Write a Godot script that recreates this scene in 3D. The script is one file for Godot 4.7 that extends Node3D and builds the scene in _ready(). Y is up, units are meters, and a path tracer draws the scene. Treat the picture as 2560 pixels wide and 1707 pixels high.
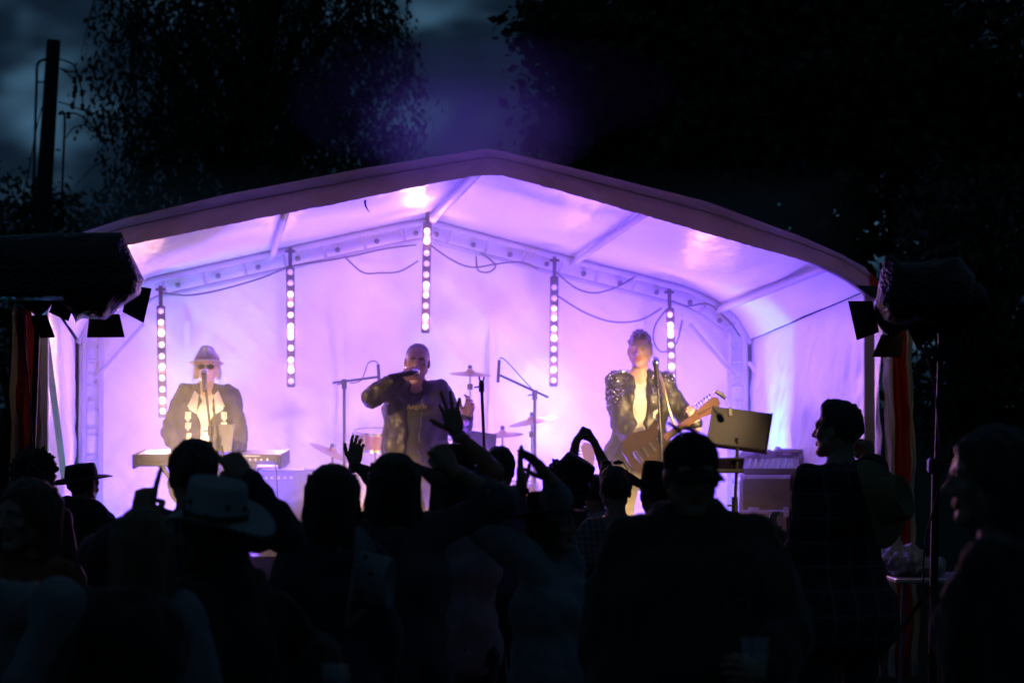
extends Node3D
# Night concert on a small marquee stage, seen over a crowd. Units are metres, y is up.
# F: focal length in photograph pixels (85 mm lens); at() turns a photograph pixel and a distance into a point.
const F := 6044.0
const EYE := Vector3(0, 1.88, 0)
const HORIZON := 1000.0
const DECK := 0.54
var pitch := atan((HORIZON - 853.5) / F)
var rng := RandomNumberGenerator.new()
var used := {}
var M := {}
var head_cache := {}
var hand_cache := {}
var fold_noise := FastNoiseLite.new()

# ------------------------------------------------------------------ mesh buffer
class MB:
	var v := PackedVector3Array()
	var n := PackedVector3Array()
	var c := PackedColorArray()
	var i := PackedInt32Array()
	var col := Color(1, 1, 1)
	func vert(p: Vector3, nn: Vector3) -> int:
		v.append(p)
		n.append(nn)
		c.append(col)
		return v.size() - 1
	func tri(a: int, b: int, d: int) -> void:
		var g := (v[d] - v[a]).cross(v[b] - v[a])
		i.append(a)
		if g.dot(n[a] + n[b] + n[d]) >= 0.0:
			i.append(b)
			i.append(d)
		else:
			i.append(d)
			i.append(b)
	func quad(a: Vector3, b: Vector3, d: Vector3, e: Vector3) -> void:
		var nn := (e - a).cross(b - a)
		if nn.length_squared() < 1e-16:
			nn = (d - a).cross(b - a)
		nn = nn.normalized()
		var k := v.size()
		for p in [a, b, d, e]:
			vert(p, nn)
		for q in [k, k + 1, k + 2, k, k + 2, k + 3]:
			i.append(q)
	func poly(pts: Array, nn: Vector3) -> void:
		var k := v.size()
		for p in pts:
			vert(p, nn)
		for q in range(1, pts.size() - 1):
			tri(k, k + q, k + q + 1)
	func box(c0: Vector3, s: Vector3, b := Basis.IDENTITY, bev := 0.0) -> void:
		var h := s * 0.5
		bev = minf(bev, minf(h.x, minf(h.y, h.z)) * 0.6)
		var ax := [Vector3(1, 0, 0), Vector3(0, 1, 0), Vector3(0, 0, 1)]
		for a in 3:
			for sg in [-1.0, 1.0]:
				var u: Vector3 = ax[(a + 1) % 3]
				var w: Vector3 = ax[(a + 2) % 3]
				var nn: Vector3 = ax[a] * sg
				var hu: float = (h * u).length() - bev
				var hw: float = (h * w).length() - bev
				var o: Vector3 = nn * (h * ax[a]).length()
				poly([c0 + b * (o - u * hu - w * hw), c0 + b * (o + u * hu - w * hw), c0 + b * (o + u * hu + w * hw), c0 + b * (o - u * hu + w * hw)], b * nn)
		if bev <= 0.0:
			return
		for a in 3:
			var e: Vector3 = ax[a]
			var u2: Vector3 = ax[(a + 1) % 3]
			var w2: Vector3 = ax[(a + 2) % 3]
			var he := (h * e).length() - bev
			var hu2 := (h * u2).length()
			var hw2 := (h * w2).length()
			for su in [-1.0, 1.0]:
				for sw in [-1.0, 1.0]:
					var p1: Vector3 = u2 * su * hu2 + w2 * sw * (hw2 - bev)
					var p2: Vector3 = u2 * su * (hu2 - bev) + w2 * sw * hw2
					poly([c0 + b * (p1 - e * he), c0 + b * (p1 + e * he), c0 + b * (p2 + e * he), c0 + b * (p2 - e * he)], b * (u2 * su + w2 * sw).normalized())
		for sx in [-1.0, 1.0]:
			for sy in [-1.0, 1.0]:
				for sz in [-1.0, 1.0]:
					var g := Vector3(sx, sy, sz)
					poly([c0 + b * (g * (h - Vector3(0, bev, bev))), c0 + b * (g * (h - Vector3(bev, 0, bev))), c0 + b * (g * (h - Vector3(bev, bev, 0)))], b * g.normalized())
	func bar(p0: Vector3, p1: Vector3, w: float, t: float, up := Vector3.UP, bev := 0.0) -> void:
		var y := (p1 - p0).normalized()
		var x := up.cross(y)
		if x.length() < 0.01:
			x = Vector3.RIGHT.cross(y)
		x = x.normalized()
		box((p0 + p1) * 0.5, Vector3(w, (p1 - p0).length(), t), Basis(x, y, x.cross(y)), bev)
	func tube(pts: Array, rad, sides := 8, caps := true) -> void:
		var m := pts.size()
		var t0: Vector3 = (pts[1] - pts[0]).normalized()
		var x: Vector3 = t0.cross(Vector3.UP if absf(t0.y) < 0.9 else Vector3.RIGHT).normalized()
		var k := v.size()
		for j in m:
			var t: Vector3 = ((pts[mini(j + 1, m - 1)] - pts[maxi(j - 1, 0)]) as Vector3).normalized()
			x = (x - t * x.dot(t)).normalized()
			var y := t.cross(x)
			var r: float = rad[j] if rad is Array else rad
			for s in sides:
				var a := TAU * s / sides
				var d := x * cos(a) + y * sin(a)
				vert(pts[j] + d * r, d)
		for j in m - 1:
			for s in sides:
				var a := k + j * sides + s
				var b := k + j * sides + (s + 1) % sides
				tri(a, b, b + sides)
				tri(a, b + sides, a + sides)
		if caps:
			for e in [0, m - 1]:
				var nn: Vector3 = (pts[1] - pts[0]).normalized() * -1.0 if e == 0 else (pts[m - 1] - pts[m - 2]).normalized()
				var ring := []
				for s in sides:
					ring.append(v[k + e * sides + s])
				poly(ring, nn)
	func lathe(prof: Array, sides: int, xf := Transform3D.IDENTITY, flat := false) -> void:
		# prof: Vector2(radius, height) from one end to the other
		var m := prof.size()
		for j in m - 1:
			var p: Vector2 = prof[j]
			var q: Vector2 = prof[j + 1]
			var k := v.size()
			for e in 2:
				var w: Vector2 = q if e else p
				var dir: Vector2 = (q - p)
				if not flat:
					var jj := j + e
					dir = ((prof[mini(jj + 1, m - 1)] - prof[maxi(jj - 1, 0)]) as Vector2)
				var nr := Vector2(dir.y, -dir.x).normalized()
				for s in sides + 1:
					var a := TAU * s / sides
					vert(xf * Vector3(cos(a) * w.x, w.y, sin(a) * w.x), (xf.basis * Vector3(cos(a) * nr.x, nr.y, sin(a) * nr.x)).normalized())
			for s in sides:
				var a := k + s
				tri(a, a + 1, a + sides + 2)
				tri(a, a + sides + 2, a + sides + 1)
	func ball(c0: Vector3, r: Vector3, seg := 10) -> void:
		var prof := []
		for j in seg + 1:
			var a := -PI / 2 + PI * j / seg
			prof.append(Vector2(maxf(cos(a), 0.0), sin(a)))
		lathe(prof, seg + 4, Transform3D(Basis.from_scale(r), c0))
	func grid(nu: int, nv: int, f: Callable) -> void:
		var k := v.size()
		for b in nv + 1:
			for a in nu + 1:
				vert(f.call(float(a) / nu, float(b) / nv), Vector3.ZERO)
		for b in nv + 1:
			for a in nu + 1:
				var du := v[k + b * (nu + 1) + mini(a + 1, nu)] - v[k + b * (nu + 1) + maxi(a - 1, 0)]
				var dv := v[k + mini(b + 1, nv) * (nu + 1) + a] - v[k + maxi(b - 1, 0) * (nu + 1) + a]
				n[k + b * (nu + 1) + a] = du.cross(dv).normalized()
		for b in nv:
			for a in nu:
				var q := k + b * (nu + 1) + a
				tri(q, q + 1, q + nu + 2)
				tri(q, q + nu + 2, q + nu + 1)
	func add(o: MB, xf: Transform3D) -> void:
		var k := v.size()
		var flip := xf.basis.determinant() < 0.0
		var nb := xf.basis.inverse().transposed()
		for q in o.v.size():
			v.append(xf * o.v[q])
			n.append((nb * o.n[q]).normalized())
			c.append(o.c[q])
		for q in range(0, o.i.size(), 3):
			i.append(k + o.i[q])
			i.append(k + o.i[q + (2 if flip else 1)])
			i.append(k + o.i[q + (1 if flip else 2)])
	func renormal() -> void:
		var s := PackedVector3Array()
		s.resize(v.size())
		for q in range(0, i.size(), 3):
			var a := i[q]
			var b := i[q + 1]
			var d := i[q + 2]
			var g := (v[d] - v[a]).cross(v[b] - v[a])
			s[a] += g
			s[b] += g
			s[d] += g
		for q in v.size():
			n[q] = s[q].normalized() if s[q].length_squared() > 1e-20 else n[q]
	func mesh() -> ArrayMesh:
		var arr := []
		arr.resize(Mesh.ARRAY_MAX)
		arr[Mesh.ARRAY_VERTEX] = v
		arr[Mesh.ARRAY_NORMAL] = n
		arr[Mesh.ARRAY_COLOR] = c
		arr[Mesh.ARRAY_INDEX] = i
		var m := ArrayMesh.new()
		m.add_surface_from_arrays(Mesh.PRIMITIVE_TRIANGLES, arr)
		return m

# ------------------------------------------------------------------ signed-distance bodies, meshed as surface nets
# prims: ["c", a, b, ra, rb, k, owner] tapered capsule; ["e", centre, radii, k, owner] ellipsoid; ["x", centre, radii, k] ellipsoid cut away
func sdf_mesh(prims: Array, cell: float, palette: Array) -> MB:
	var lo := Vector3(1e9, 1e9, 1e9)
	var hi := -lo
	for p in prims:
		if p[0] == "c":
			var r := Vector3.ONE * maxf(p[3], p[4])
			lo = lo.min(p[1] - r).min(p[2] - r)
			hi = hi.max(p[1] + r).max(p[2] + r)
		elif p[0] == "e":
			lo = lo.min(p[1] - p[2])
			hi = hi.max(p[1] + p[2])
	lo -= Vector3.ONE * cell * 4.0
	hi += Vector3.ONE * cell * 4.0
	var nx := int((hi.x - lo.x) / cell) + 2
	var ny := int((hi.y - lo.y) / cell) + 2
	var nz := int((hi.z - lo.z) / cell) + 2
	var D := PackedFloat32Array()
	D.resize(nx * ny * nz)
	D.fill(1.0)
	var O := PackedByteArray()
	O.resize(nx * ny * nz)
	for p in prims:
		var kind: String = p[0]
		var a: Vector3 = p[1]
		var b: Vector3 = p[2]
		var k: float = p[5] if kind == "c" else p[3]
		var own: int = p[6] if kind == "c" else p[4] if kind == "e" else 0
		var pad := k + cell * 2.0
		var l: Vector3
		var h: Vector3
		if kind == "c":
			var r: float = maxf(p[3], p[4]) + pad
			l = a.min(b) - Vector3.ONE * r
			h = a.max(b) + Vector3.ONE * r
		else:
			l = a - b - Vector3.ONE * pad
			h = a + b + Vector3.ONE * pad
		var x0 := maxi(0, int((l.x - lo.x) / cell))
		var y0 := maxi(0, int((l.y - lo.y) / cell))
		var z0 := maxi(0, int((l.z - lo.z) / cell))
		var x1 := mini(nx, int((h.x - lo.x) / cell) + 1)
		var y1 := mini(ny, int((h.y - lo.y) / cell) + 1)
		var z1 := mini(nz, int((h.z - lo.z) / cell) + 1)
		var ba := b - a
		var bb := maxf(ba.length_squared(), 1e-9)
		var ra: float = p[3] if kind == "c" else 0.0
		var rb: float = p[4] if kind == "c" else 0.0
		var inv := Vector3(1.0 / b.x, 1.0 / b.y, 1.0 / b.z) if kind != "c" else Vector3.ONE
		var inv2 := inv * inv
		for z in range(z0, z1):
			for y in range(y0, y1):
				var id := (z * ny + y) * nx + x0
				var q := Vector3(lo.x + x0 * cell, lo.y + y * cell, lo.z + z * cell) - a
				for x in range(x0, x1):
					var d: float
					if kind == "c":
						var t := clampf(q.dot(ba) / bb, 0.0, 1.0)
						d = (q - ba * t).length() - lerpf(ra, rb, t)
					else:
						var k0 := (q * inv).length()
						d = k0 * (k0 - 1.0) / maxf((q * inv2).length(), 1e-6)
					var o := D[id]
					if kind == "x":
						var g := maxf(k - absf(o + d), 0.0) / k
						D[id] = maxf(o, -d) + g * g * k * 0.25
					else:
						if d < o:
							O[id] = own
						var g2 := maxf(k - absf(o - d), 0.0) / k
						D[id] = minf(o, d) - g2 * g2 * k * 0.25
					id += 1
					q.x += cell
	var out := MB.new()
	var at_cell := PackedInt32Array()
	at_cell.resize(nx * ny * nz)
	at_cell.fill(-1)
	var sx := 1
	var sy := nx
	var sz := nx * ny
	var offs := [0, sx, sy, sx + sy, sz, sx + sz, sy + sz, sx + sy + sz]
	var corner := [Vector3(0, 0, 0), Vector3(1, 0, 0), Vector3(0, 1, 0), Vector3(1, 1, 0), Vector3(0, 0, 1), Vector3(1, 0, 1), Vector3(0, 1, 1), Vector3(1, 1, 1)]
	var edges := [[0, 1], [2, 3], [4, 5], [6, 7], [0, 2], [1, 3], [4, 6], [5, 7], [0, 4], [1, 5], [2, 6], [3, 7]]
	var lim := cell * 1.9
	for z in nz - 1:
		for y in ny - 1:
			var id := (z * ny + y) * nx
			for x in nx - 1:
				var d0 := D[id]
				if d0 > lim or d0 < -lim:
					id += 1
					continue
				var w := [d0, D[id + sx], D[id + sy], D[id + sx + sy], D[id + sz], D[id + sx + sz], D[id + sy + sz], D[id + sx + sy + sz]]
				var neg := 0
				var who := 0
				for e in 8:
					if w[e] < 0.0:
						neg += 1
						who = O[id + offs[e]]
				if neg == 0 or neg == 8:
					id += 1
					continue
				var sum := Vector3.ZERO
				var cnt := 0
				for e in edges:
					var wa: float = w[e[0]]
					var wb: float = w[e[1]]
					if (wa < 0.0) != (wb < 0.0):
						sum += (corner[e[0]] as Vector3).lerp(corner[e[1]], wa / (wa - wb))
						cnt += 1
				var nn := Vector3(w[1] + w[3] + w[5] + w[7] - w[0] - w[2] - w[4] - w[6], w[2] + w[3] + w[6] + w[7] - w[0] - w[1] - w[4] - w[5], w[4] + w[5] + w[6] + w[7] - w[0] - w[1] - w[2] - w[3]).normalized()
				out.col = palette[who]
				at_cell[id] = out.vert(lo + (Vector3(x, y, z) + sum / cnt) * cell, nn)
				if y > 0 and z > 0 and (d0 < 0.0) != (w[1] < 0.0):
					_net(out, at_cell, id, id - sy, id - sy - sz, id - sz)
				if x > 0 and z > 0 and (d0 < 0.0) != (w[2] < 0.0):
					_net(out, at_cell, id, id - sx, id - sx - sz, id - sz)
				if x > 0 and y > 0 and (d0 < 0.0) != (w[4] < 0.0):
					_net(out, at_cell, id, id - sx, id - sx - sy, id - sy)
				id += 1
	return out

func _net(out: MB, at_cell: PackedInt32Array, a: int, b: int, c: int, d: int) -> void:
	var p := at_cell[a]
	var q := at_cell[b]
	var r := at_cell[c]
	var s := at_cell[d]
	if p < 0 or q < 0 or r < 0 or s < 0:
		return
	out.tri(p, q, r)
	out.tri(p, r, s)

func ruffle(m: MB, amp: float, freq: Vector3, shift: float) -> void:
	for q in m.v.size():
		var p := m.v[q]
		m.v[q] = p + m.n[q] * fold_noise.get_noise_3d(p.x * freq.x + shift, p.y * freq.y, p.z * freq.z + shift * 0.7) * amp
	m.renormal()

# ------------------------------------------------------------------ nodes, names, materials
func numbered(called: String) -> String:
	var k: int = used.get(called, 0)
	used[called] = k + 1
	return called if k == 0 else "%s_%03d" % [called, k]

func tag(o: Node3D, label: String, category: String, group := "", kind := "") -> Node3D:
	if label:
		o.set_meta("label", label)
	if category:
		o.set_meta("category", category)
	if group:
		o.set_meta("group", group)
	if kind:
		o.set_meta("kind", kind)
	return o

func thing(called: String, label: String, category: String, where := Vector3.ZERO, turn := 0.0, group := "") -> Node3D:
	var o := Node3D.new()
	o.name = numbered(called)
	add_child(o)
	o.position = where
	o.rotation.y = turn
	return tag(o, label, category, group)

func part(called: String, m: MB, material: Material, parent: Node3D, label := "") -> MeshInstance3D:
	var o := MeshInstance3D.new()
	o.name = called
	o.mesh = m.mesh()
	o.material_override = material
	if label:
		o.set_meta("label", label)
	parent.add_child(o, true)
	return o

func mat(color: Color, rough := 0.7, metal := 0.0, bump: Texture2D = null, bump_size := 1.0, bump_cm := 0.1) -> StandardMaterial3D:
	var m := StandardMaterial3D.new()
	m.albedo_color = color.linear_to_srgb()
	m.vertex_color_use_as_albedo = true
	m.roughness = rough
	m.metallic = metal
	if bump:
		m.heightmap_enabled = true
		m.heightmap_texture = bump
		m.heightmap_scale = bump_cm
		m.uv1_triplanar = true
		m.uv1_scale = Vector3.ONE / bump_size
	return m

func noise_tex(seed_: int, freq: float, oct := 4, kind := FastNoiseLite.TYPE_SIMPLEX_SMOOTH) -> NoiseTexture2D:
	var nz := FastNoiseLite.new()
	nz.seed = seed_
	nz.frequency = freq
	nz.fractal_octaves = oct
	nz.noise_type = kind
	var t := NoiseTexture2D.new()
	t.width = 512
	t.height = 512
	t.seamless = true
	t.noise = nz
	return t

func at(px: float, py: float, d: float) -> Vector3:
	var fwd := Vector3(0, sin(pitch), -cos(pitch))
	var up := Vector3(0, cos(pitch), sin(pitch))
	return EYE + d * (fwd + Vector3.RIGHT * (px - 1280.0) / F + up * (853.5 - py) / F)

# the tent's own frame: u across, y up, v towards the back wall
const TENT_TURN := 0.1222
const TENT_AT := Vector3(-0.20, 0, -15.8)
func tent(u: float, y: float, v: float) -> Vector3:
	return TENT_AT + Vector3(cos(TENT_TURN), 0, -sin(TENT_TURN)) * u + Vector3(-sin(TENT_TURN), 0, -cos(TENT_TURN)) * v + Vector3(0, y, 0)

func tent_at(px: float, py: float, v: float) -> Vector3:
	# where the sight line through that pixel meets the tent's cross plane at depth v: (u, y, v)
	var dir := at(px, py, 1.0) - EYE
	var back := Vector3(-sin(TENT_TURN), 0, -cos(TENT_TURN))
	var o := TENT_AT + back * v
	var p := EYE + dir * ((o - EYE).dot(back) / dir.dot(back))
	return Vector3((p - o).dot(Vector3(cos(TENT_TURN), 0, -sin(TENT_TURN))), p.y, v)

func smooth_path(pts: Array, each := 6) -> Array:
	var out := []
	for j in pts.size() - 1:
		var a: Vector3 = pts[maxi(j - 1, 0)]
		var b: Vector3 = pts[j]
		var c: Vector3 = pts[j + 1]
		var d: Vector3 = pts[mini(j + 2, pts.size() - 1)]
		for s in each:
			out.append(b.cubic_interpolate(c, a, d, float(s) / each))
	out.append(pts[-1])
	return out

# ------------------------------------------------------------------ the scene
func _ready() -> void:
	var cam := Camera3D.new()
	cam.name = "camera"
	add_child(cam)
	cam.position = EYE
	cam.rotation.x = pitch
	var lens := CameraAttributesPhysical.new()
	lens.frustum_focal_length = 85.0
	lens.frustum_focus_distance = 13.0
	lens.frustum_near = 0.2
	lens.frustum_far = 900.0
	lens.exposure_aperture = 3.4
	cam.attributes = lens
	cam.fov = rad_to_deg(2.0 * atan(853.5 / F))
	cam.near = 0.2
	cam.far = 900.0
	var env := Environment.new()
	env.background_mode = Environment.BG_SKY
	env.tonemap_mode = Environment.TONE_MAPPER_LINEAR
	env.tonemap_exposure = 1.0
	env.sky = Sky.new()
	env.sky.sky_material = night_sky()
	env.background_energy_multiplier = 0.5
	env.sky_rotation = Vector3(0, 2.05, 0)
	env.volumetric_fog_enabled = true
	env.volumetric_fog_density = 0.0
	env.sdfgi_enabled = true
	env.ssao_enabled = true
	env.ssil_enabled = true
	var around := WorldEnvironment.new()
	around.name = "world_environment"
	around.environment = env
	add_child(around)
	rng.seed = 11
	fold_noise.seed = 5
	fold_noise.frequency = 1.0
	fold_noise.fractal_octaves = 3
	make_materials()
	build_ground()
	build_tent()
	build_haze()
	build_trees()
	build_utility_pole()
	build_led_bars()
	build_wash_lights()
	build_front_lights()
	build_cables()
	build_stage_gear()
	build_drums()
	build_band()
	build_crowd()
	build_fairground_edge()

func night_sky() -> PanoramaSkyMaterial:
	# dusk cloud deck: dark blue-grey billows with paler breaks, the same all round
	var nz := FastNoiseLite.new()
	nz.seed = 23
	nz.frequency = 0.040
	nz.fractal_octaves = 6
	nz.fractal_gain = 0.58
	nz.domain_warp_enabled = true
	nz.domain_warp_amplitude = 7.0
	nz.domain_warp_frequency = 0.05
	var w := 1024
	var h := 1024
	var src := nz.get_image(w, h, false, false, true).get_data()
	var lut := []
	for k in 256:
		var x := k / 255.0
		var b := smoothstep(0.52, 0.92, x)
		var lo := Color(0.0045, 0.0105, 0.0190).lerp(Color(0.011, 0.028, 0.056), smoothstep(0.2, 0.6, x))
		lut.append(lo.lerp(Color(0.09, 0.22, 0.37), b).linear_to_srgb())
	var data := PackedByteArray()
	data.resize(w * h * 3)
	for q in w * h:
		var c: Color = lut[src[q]]
		data[q * 3] = int(c.r * 255.0)
		data[q * 3 + 1] = int(c.g * 255.0)
		data[q * 3 + 2] = int(c.b * 255.0)
	var img := Image.create_from_data(w, h, false, Image.FORMAT_RGB8, data)
	img.resize(2048, 1024, Image.INTERPOLATE_CUBIC)
	var full := Image.create(2048, 1024, false, Image.FORMAT_RGB8)
	full.blit_rect(img, Rect2i(0, 0, 2048, 1024), Vector2i(0, 0))
	full.resize(4096, 2048, Image.INTERPOLATE_CUBIC)
	var m := PanoramaSkyMaterial.new()
	m.panorama = ImageTexture.create_from_image(full)
	return m

func make_materials() -> void:
	var fine := noise_tex(1, 0.06, 4)
	var soft := noise_tex(2, 0.02, 3)
	var weave := noise_tex(3, 0.25, 2)
	M.ground = mat(Color(0.035, 0.045, 0.022), 0.95, 0.0, fine, 0.6, 3.0)
	M.canvas = mat(Color(0.74, 0.74, 0.76), 0.40, 0.0, soft, 1.4, 0.35)
	M.roof = mat(Color(0.74, 0.74, 0.76), 0.34, 0.0, soft, 1.1, 0.9)
	M.roof.backlight_enabled = true
	M.roof.backlight = Color(0.30, 0.30, 0.31).linear_to_srgb()
	M.valance = mat(Color(0.40, 0.33, 0.24), 0.55, 0.0, soft, 0.7, 0.6)
	M.valance.backlight_enabled = true
	M.valance.backlight = Color(0.32, 0.32, 0.32).linear_to_srgb()
	M.red_canvas = mat(Color(0.36, 0.018, 0.014), 0.5, 0.0, soft, 0.6, 0.5)
	M.cream_canvas = mat(Color(0.52, 0.46, 0.37), 0.55, 0.0, soft, 0.6, 0.5)
	M.alu = mat(Color(0.46, 0.46, 0.48), 0.38, 0.7, fine, 0.3, 0.02)
	M.frame = mat(Color(0.36, 0.36, 0.38), 0.6, 0.0, fine, 0.3, 0.02)
	M.grey_steel = mat(Color(0.18, 0.18, 0.19), 0.4, 0.8)
	M.black_metal = mat(Color(0.014, 0.014, 0.016), 0.42, 0.3)
	M.black_plastic = mat(Color(0.018, 0.018, 0.02), 0.4, 0.0, fine, 0.2, 0.03)
	M.black_bag = mat(Color(0.010, 0.010, 0.012), 0.22, 0.0, soft, 0.35, 1.4)
	M.chrome = mat(Color(0.6, 0.6, 0.6), 0.16, 1.0)
	M.rubber = mat(Color(0.012, 0.012, 0.012), 0.7)
	M.deck = mat(Color(0.05, 0.048, 0.045), 0.6, 0.0, fine, 0.4, 0.2)
	M.wood = mat(Color(0.16, 0.085, 0.04), 0.5, 0.0, fine, 0.3, 0.05)
	M.maple = mat(Color(0.12, 0.05, 0.025), 0.45)
	M.paper = mat(Color(0.78, 0.76, 0.70), 0.7)
	M.brass = mat(Color(0.40, 0.28, 0.12), 0.3, 1.0)
	M.drum_shell = mat(Color(0.16, 0.05, 0.06), 0.25)
	M.drum_skin = mat(Color(0.75, 0.73, 0.68), 0.5)
	M.bark = mat(Color(0.06, 0.05, 0.042), 0.9, 0.0, fine, 0.5, 2.0)
	M.birch_leaf = mat(Color(0.034, 0.050, 0.016), 0.6)
	M.oak_leaf = mat(Color(0.030, 0.046, 0.014), 0.6)
	M.pole_wood = mat(Color(0.045, 0.038, 0.03), 0.9, 0.0, fine, 0.6, 1.0)
	M.skin = mat(Color(1, 1, 1), 0.40, 0.0, fine, 0.10, 0.05)
	M.cloth = mat(Color(1, 1, 1), 0.85, 0.0, weave, 0.25, 0.08)
	M.cloth.rim_enabled = true
	M.cloth.rim = 0.5
	M.suit = mat(Color(1, 1, 1), 0.8, 0.0, weave, 0.25, 0.08)
	M.leather = mat(Color(1, 1, 1), 0.48, 0.0, fine, 0.25, 0.12)
	M.hair = mat(Color(1, 1, 1), 0.42, 0.0, weave, 0.12, 0.25)
	M.hair.rim_enabled = true
	M.hair.rim = 0.6
	M.felt = mat(Color(1, 1, 1), 0.8, 0.0, weave, 0.2, 0.06)
	M.gold = mat(Color(0.72, 0.55, 0.22), 0.3, 0.9)
	M.plain = mat(Color(1, 1, 1), 0.5)
	M.glass_cup = StandardMaterial3D.new()
	M.glass_cup.albedo_color = Color(0.9, 0.92, 0.95, 0.18)
	M.glass_cup.transparency = BaseMaterial3D.TRANSPARENCY_ALPHA
	M.glass_cup.roughness = 0.08
	M.lens_dark = mat(Color(0.02, 0.014, 0.02), 0.08)
	M.plaid = mat(Color(1, 1, 1), 0.85, 0.0)
	M.plaid.albedo_texture = checked(96, Color(0.035, 0.04, 0.055), Color(0.13, 0.14, 0.17), Color(0.012, 0.012, 0.02))
	M.plaid.uv1_triplanar = true
	M.plaid.uv1_scale = Vector3.ONE / 0.11
	M.gingham = mat(Color(1, 1, 1), 0.85, 0.0)
	M.gingham.albedo_texture = checked(64, Color(0.20, 0.19, 0.21), Color(0.42, 0.40, 0.42), Color(0.03, 0.03, 0.04))
	M.gingham.uv1_triplanar = true
	M.gingham.uv1_scale = Vector3.ONE / 0.03

func checked(size: int, base: Color, light: Color, dark: Color) -> ImageTexture:
	# woven checks: bands of warp and weft crossing, with a thin light over-check
	var im := Image.create(size, size, false, Image.FORMAT_RGB8)
	for y in size:
		for x in size:
			var a := float(x) / size
			var b := float(y) / size
			var k := base
			if a < 0.5:
				k = k.lerp(dark, 0.55)
			if b < 0.5:
				k = k.lerp(dark, 0.55)
			if absf(a - 0.75) < 0.045 or absf(b - 0.75) < 0.045:
				k = k.lerp(light, 0.8)
			if (x + y) % 4 < 2:
				k = k.lerp(base, 0.25)
			im.set_pixel(x, y, k.linear_to_srgb())
	return ImageTexture.create_from_image(im)

func lamp_material(c: Color, energy: float) -> StandardMaterial3D:
	var m := mat(Color(0.6, 0.6, 0.6), 0.3)
	m.emission_enabled = true
	m.emission = c.linear_to_srgb()
	m.emission_energy_multiplier = energy
	return m

func build_ground() -> void:
	var m := MB.new()
	m.grid(60, 60, func(a: float, b: float) -> Vector3:
		var x := (a - 0.5) * 700.0
		var z := 40.0 - b * 700.0
		return Vector3(x, -0.002 if absf(x) < 60.0 else 0.0, z))
	tag(part("ground", m, M.ground, self), "", "", "", "structure")

# ------------------------------------------------------------------ marquee
var front_top := []
var back_top := []
func poly_at(line: Array, t: float) -> Vector2:
	# line: Vector2 points; t 0..1 along it
	var total := 0.0
	for j in line.size() - 1:
		total += (line[j + 1] - line[j]).length()
	var want := t * total
	for j in line.size() - 1:
		var l: float = (line[j + 1] - line[j]).length()
		if want <= l or j == line.size() - 2:
			return line[j].lerp(line[j + 1], clampf(want / l, 0.0, 1.0))
		want -= l
	return line[-1]

func px_line(px: Array, v: float) -> Array:
	var out := []
	for p in px:
		var q := tent_at(p[0], p[1], v)
		out.append(Vector2(q.x, q.y))
	return out

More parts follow.
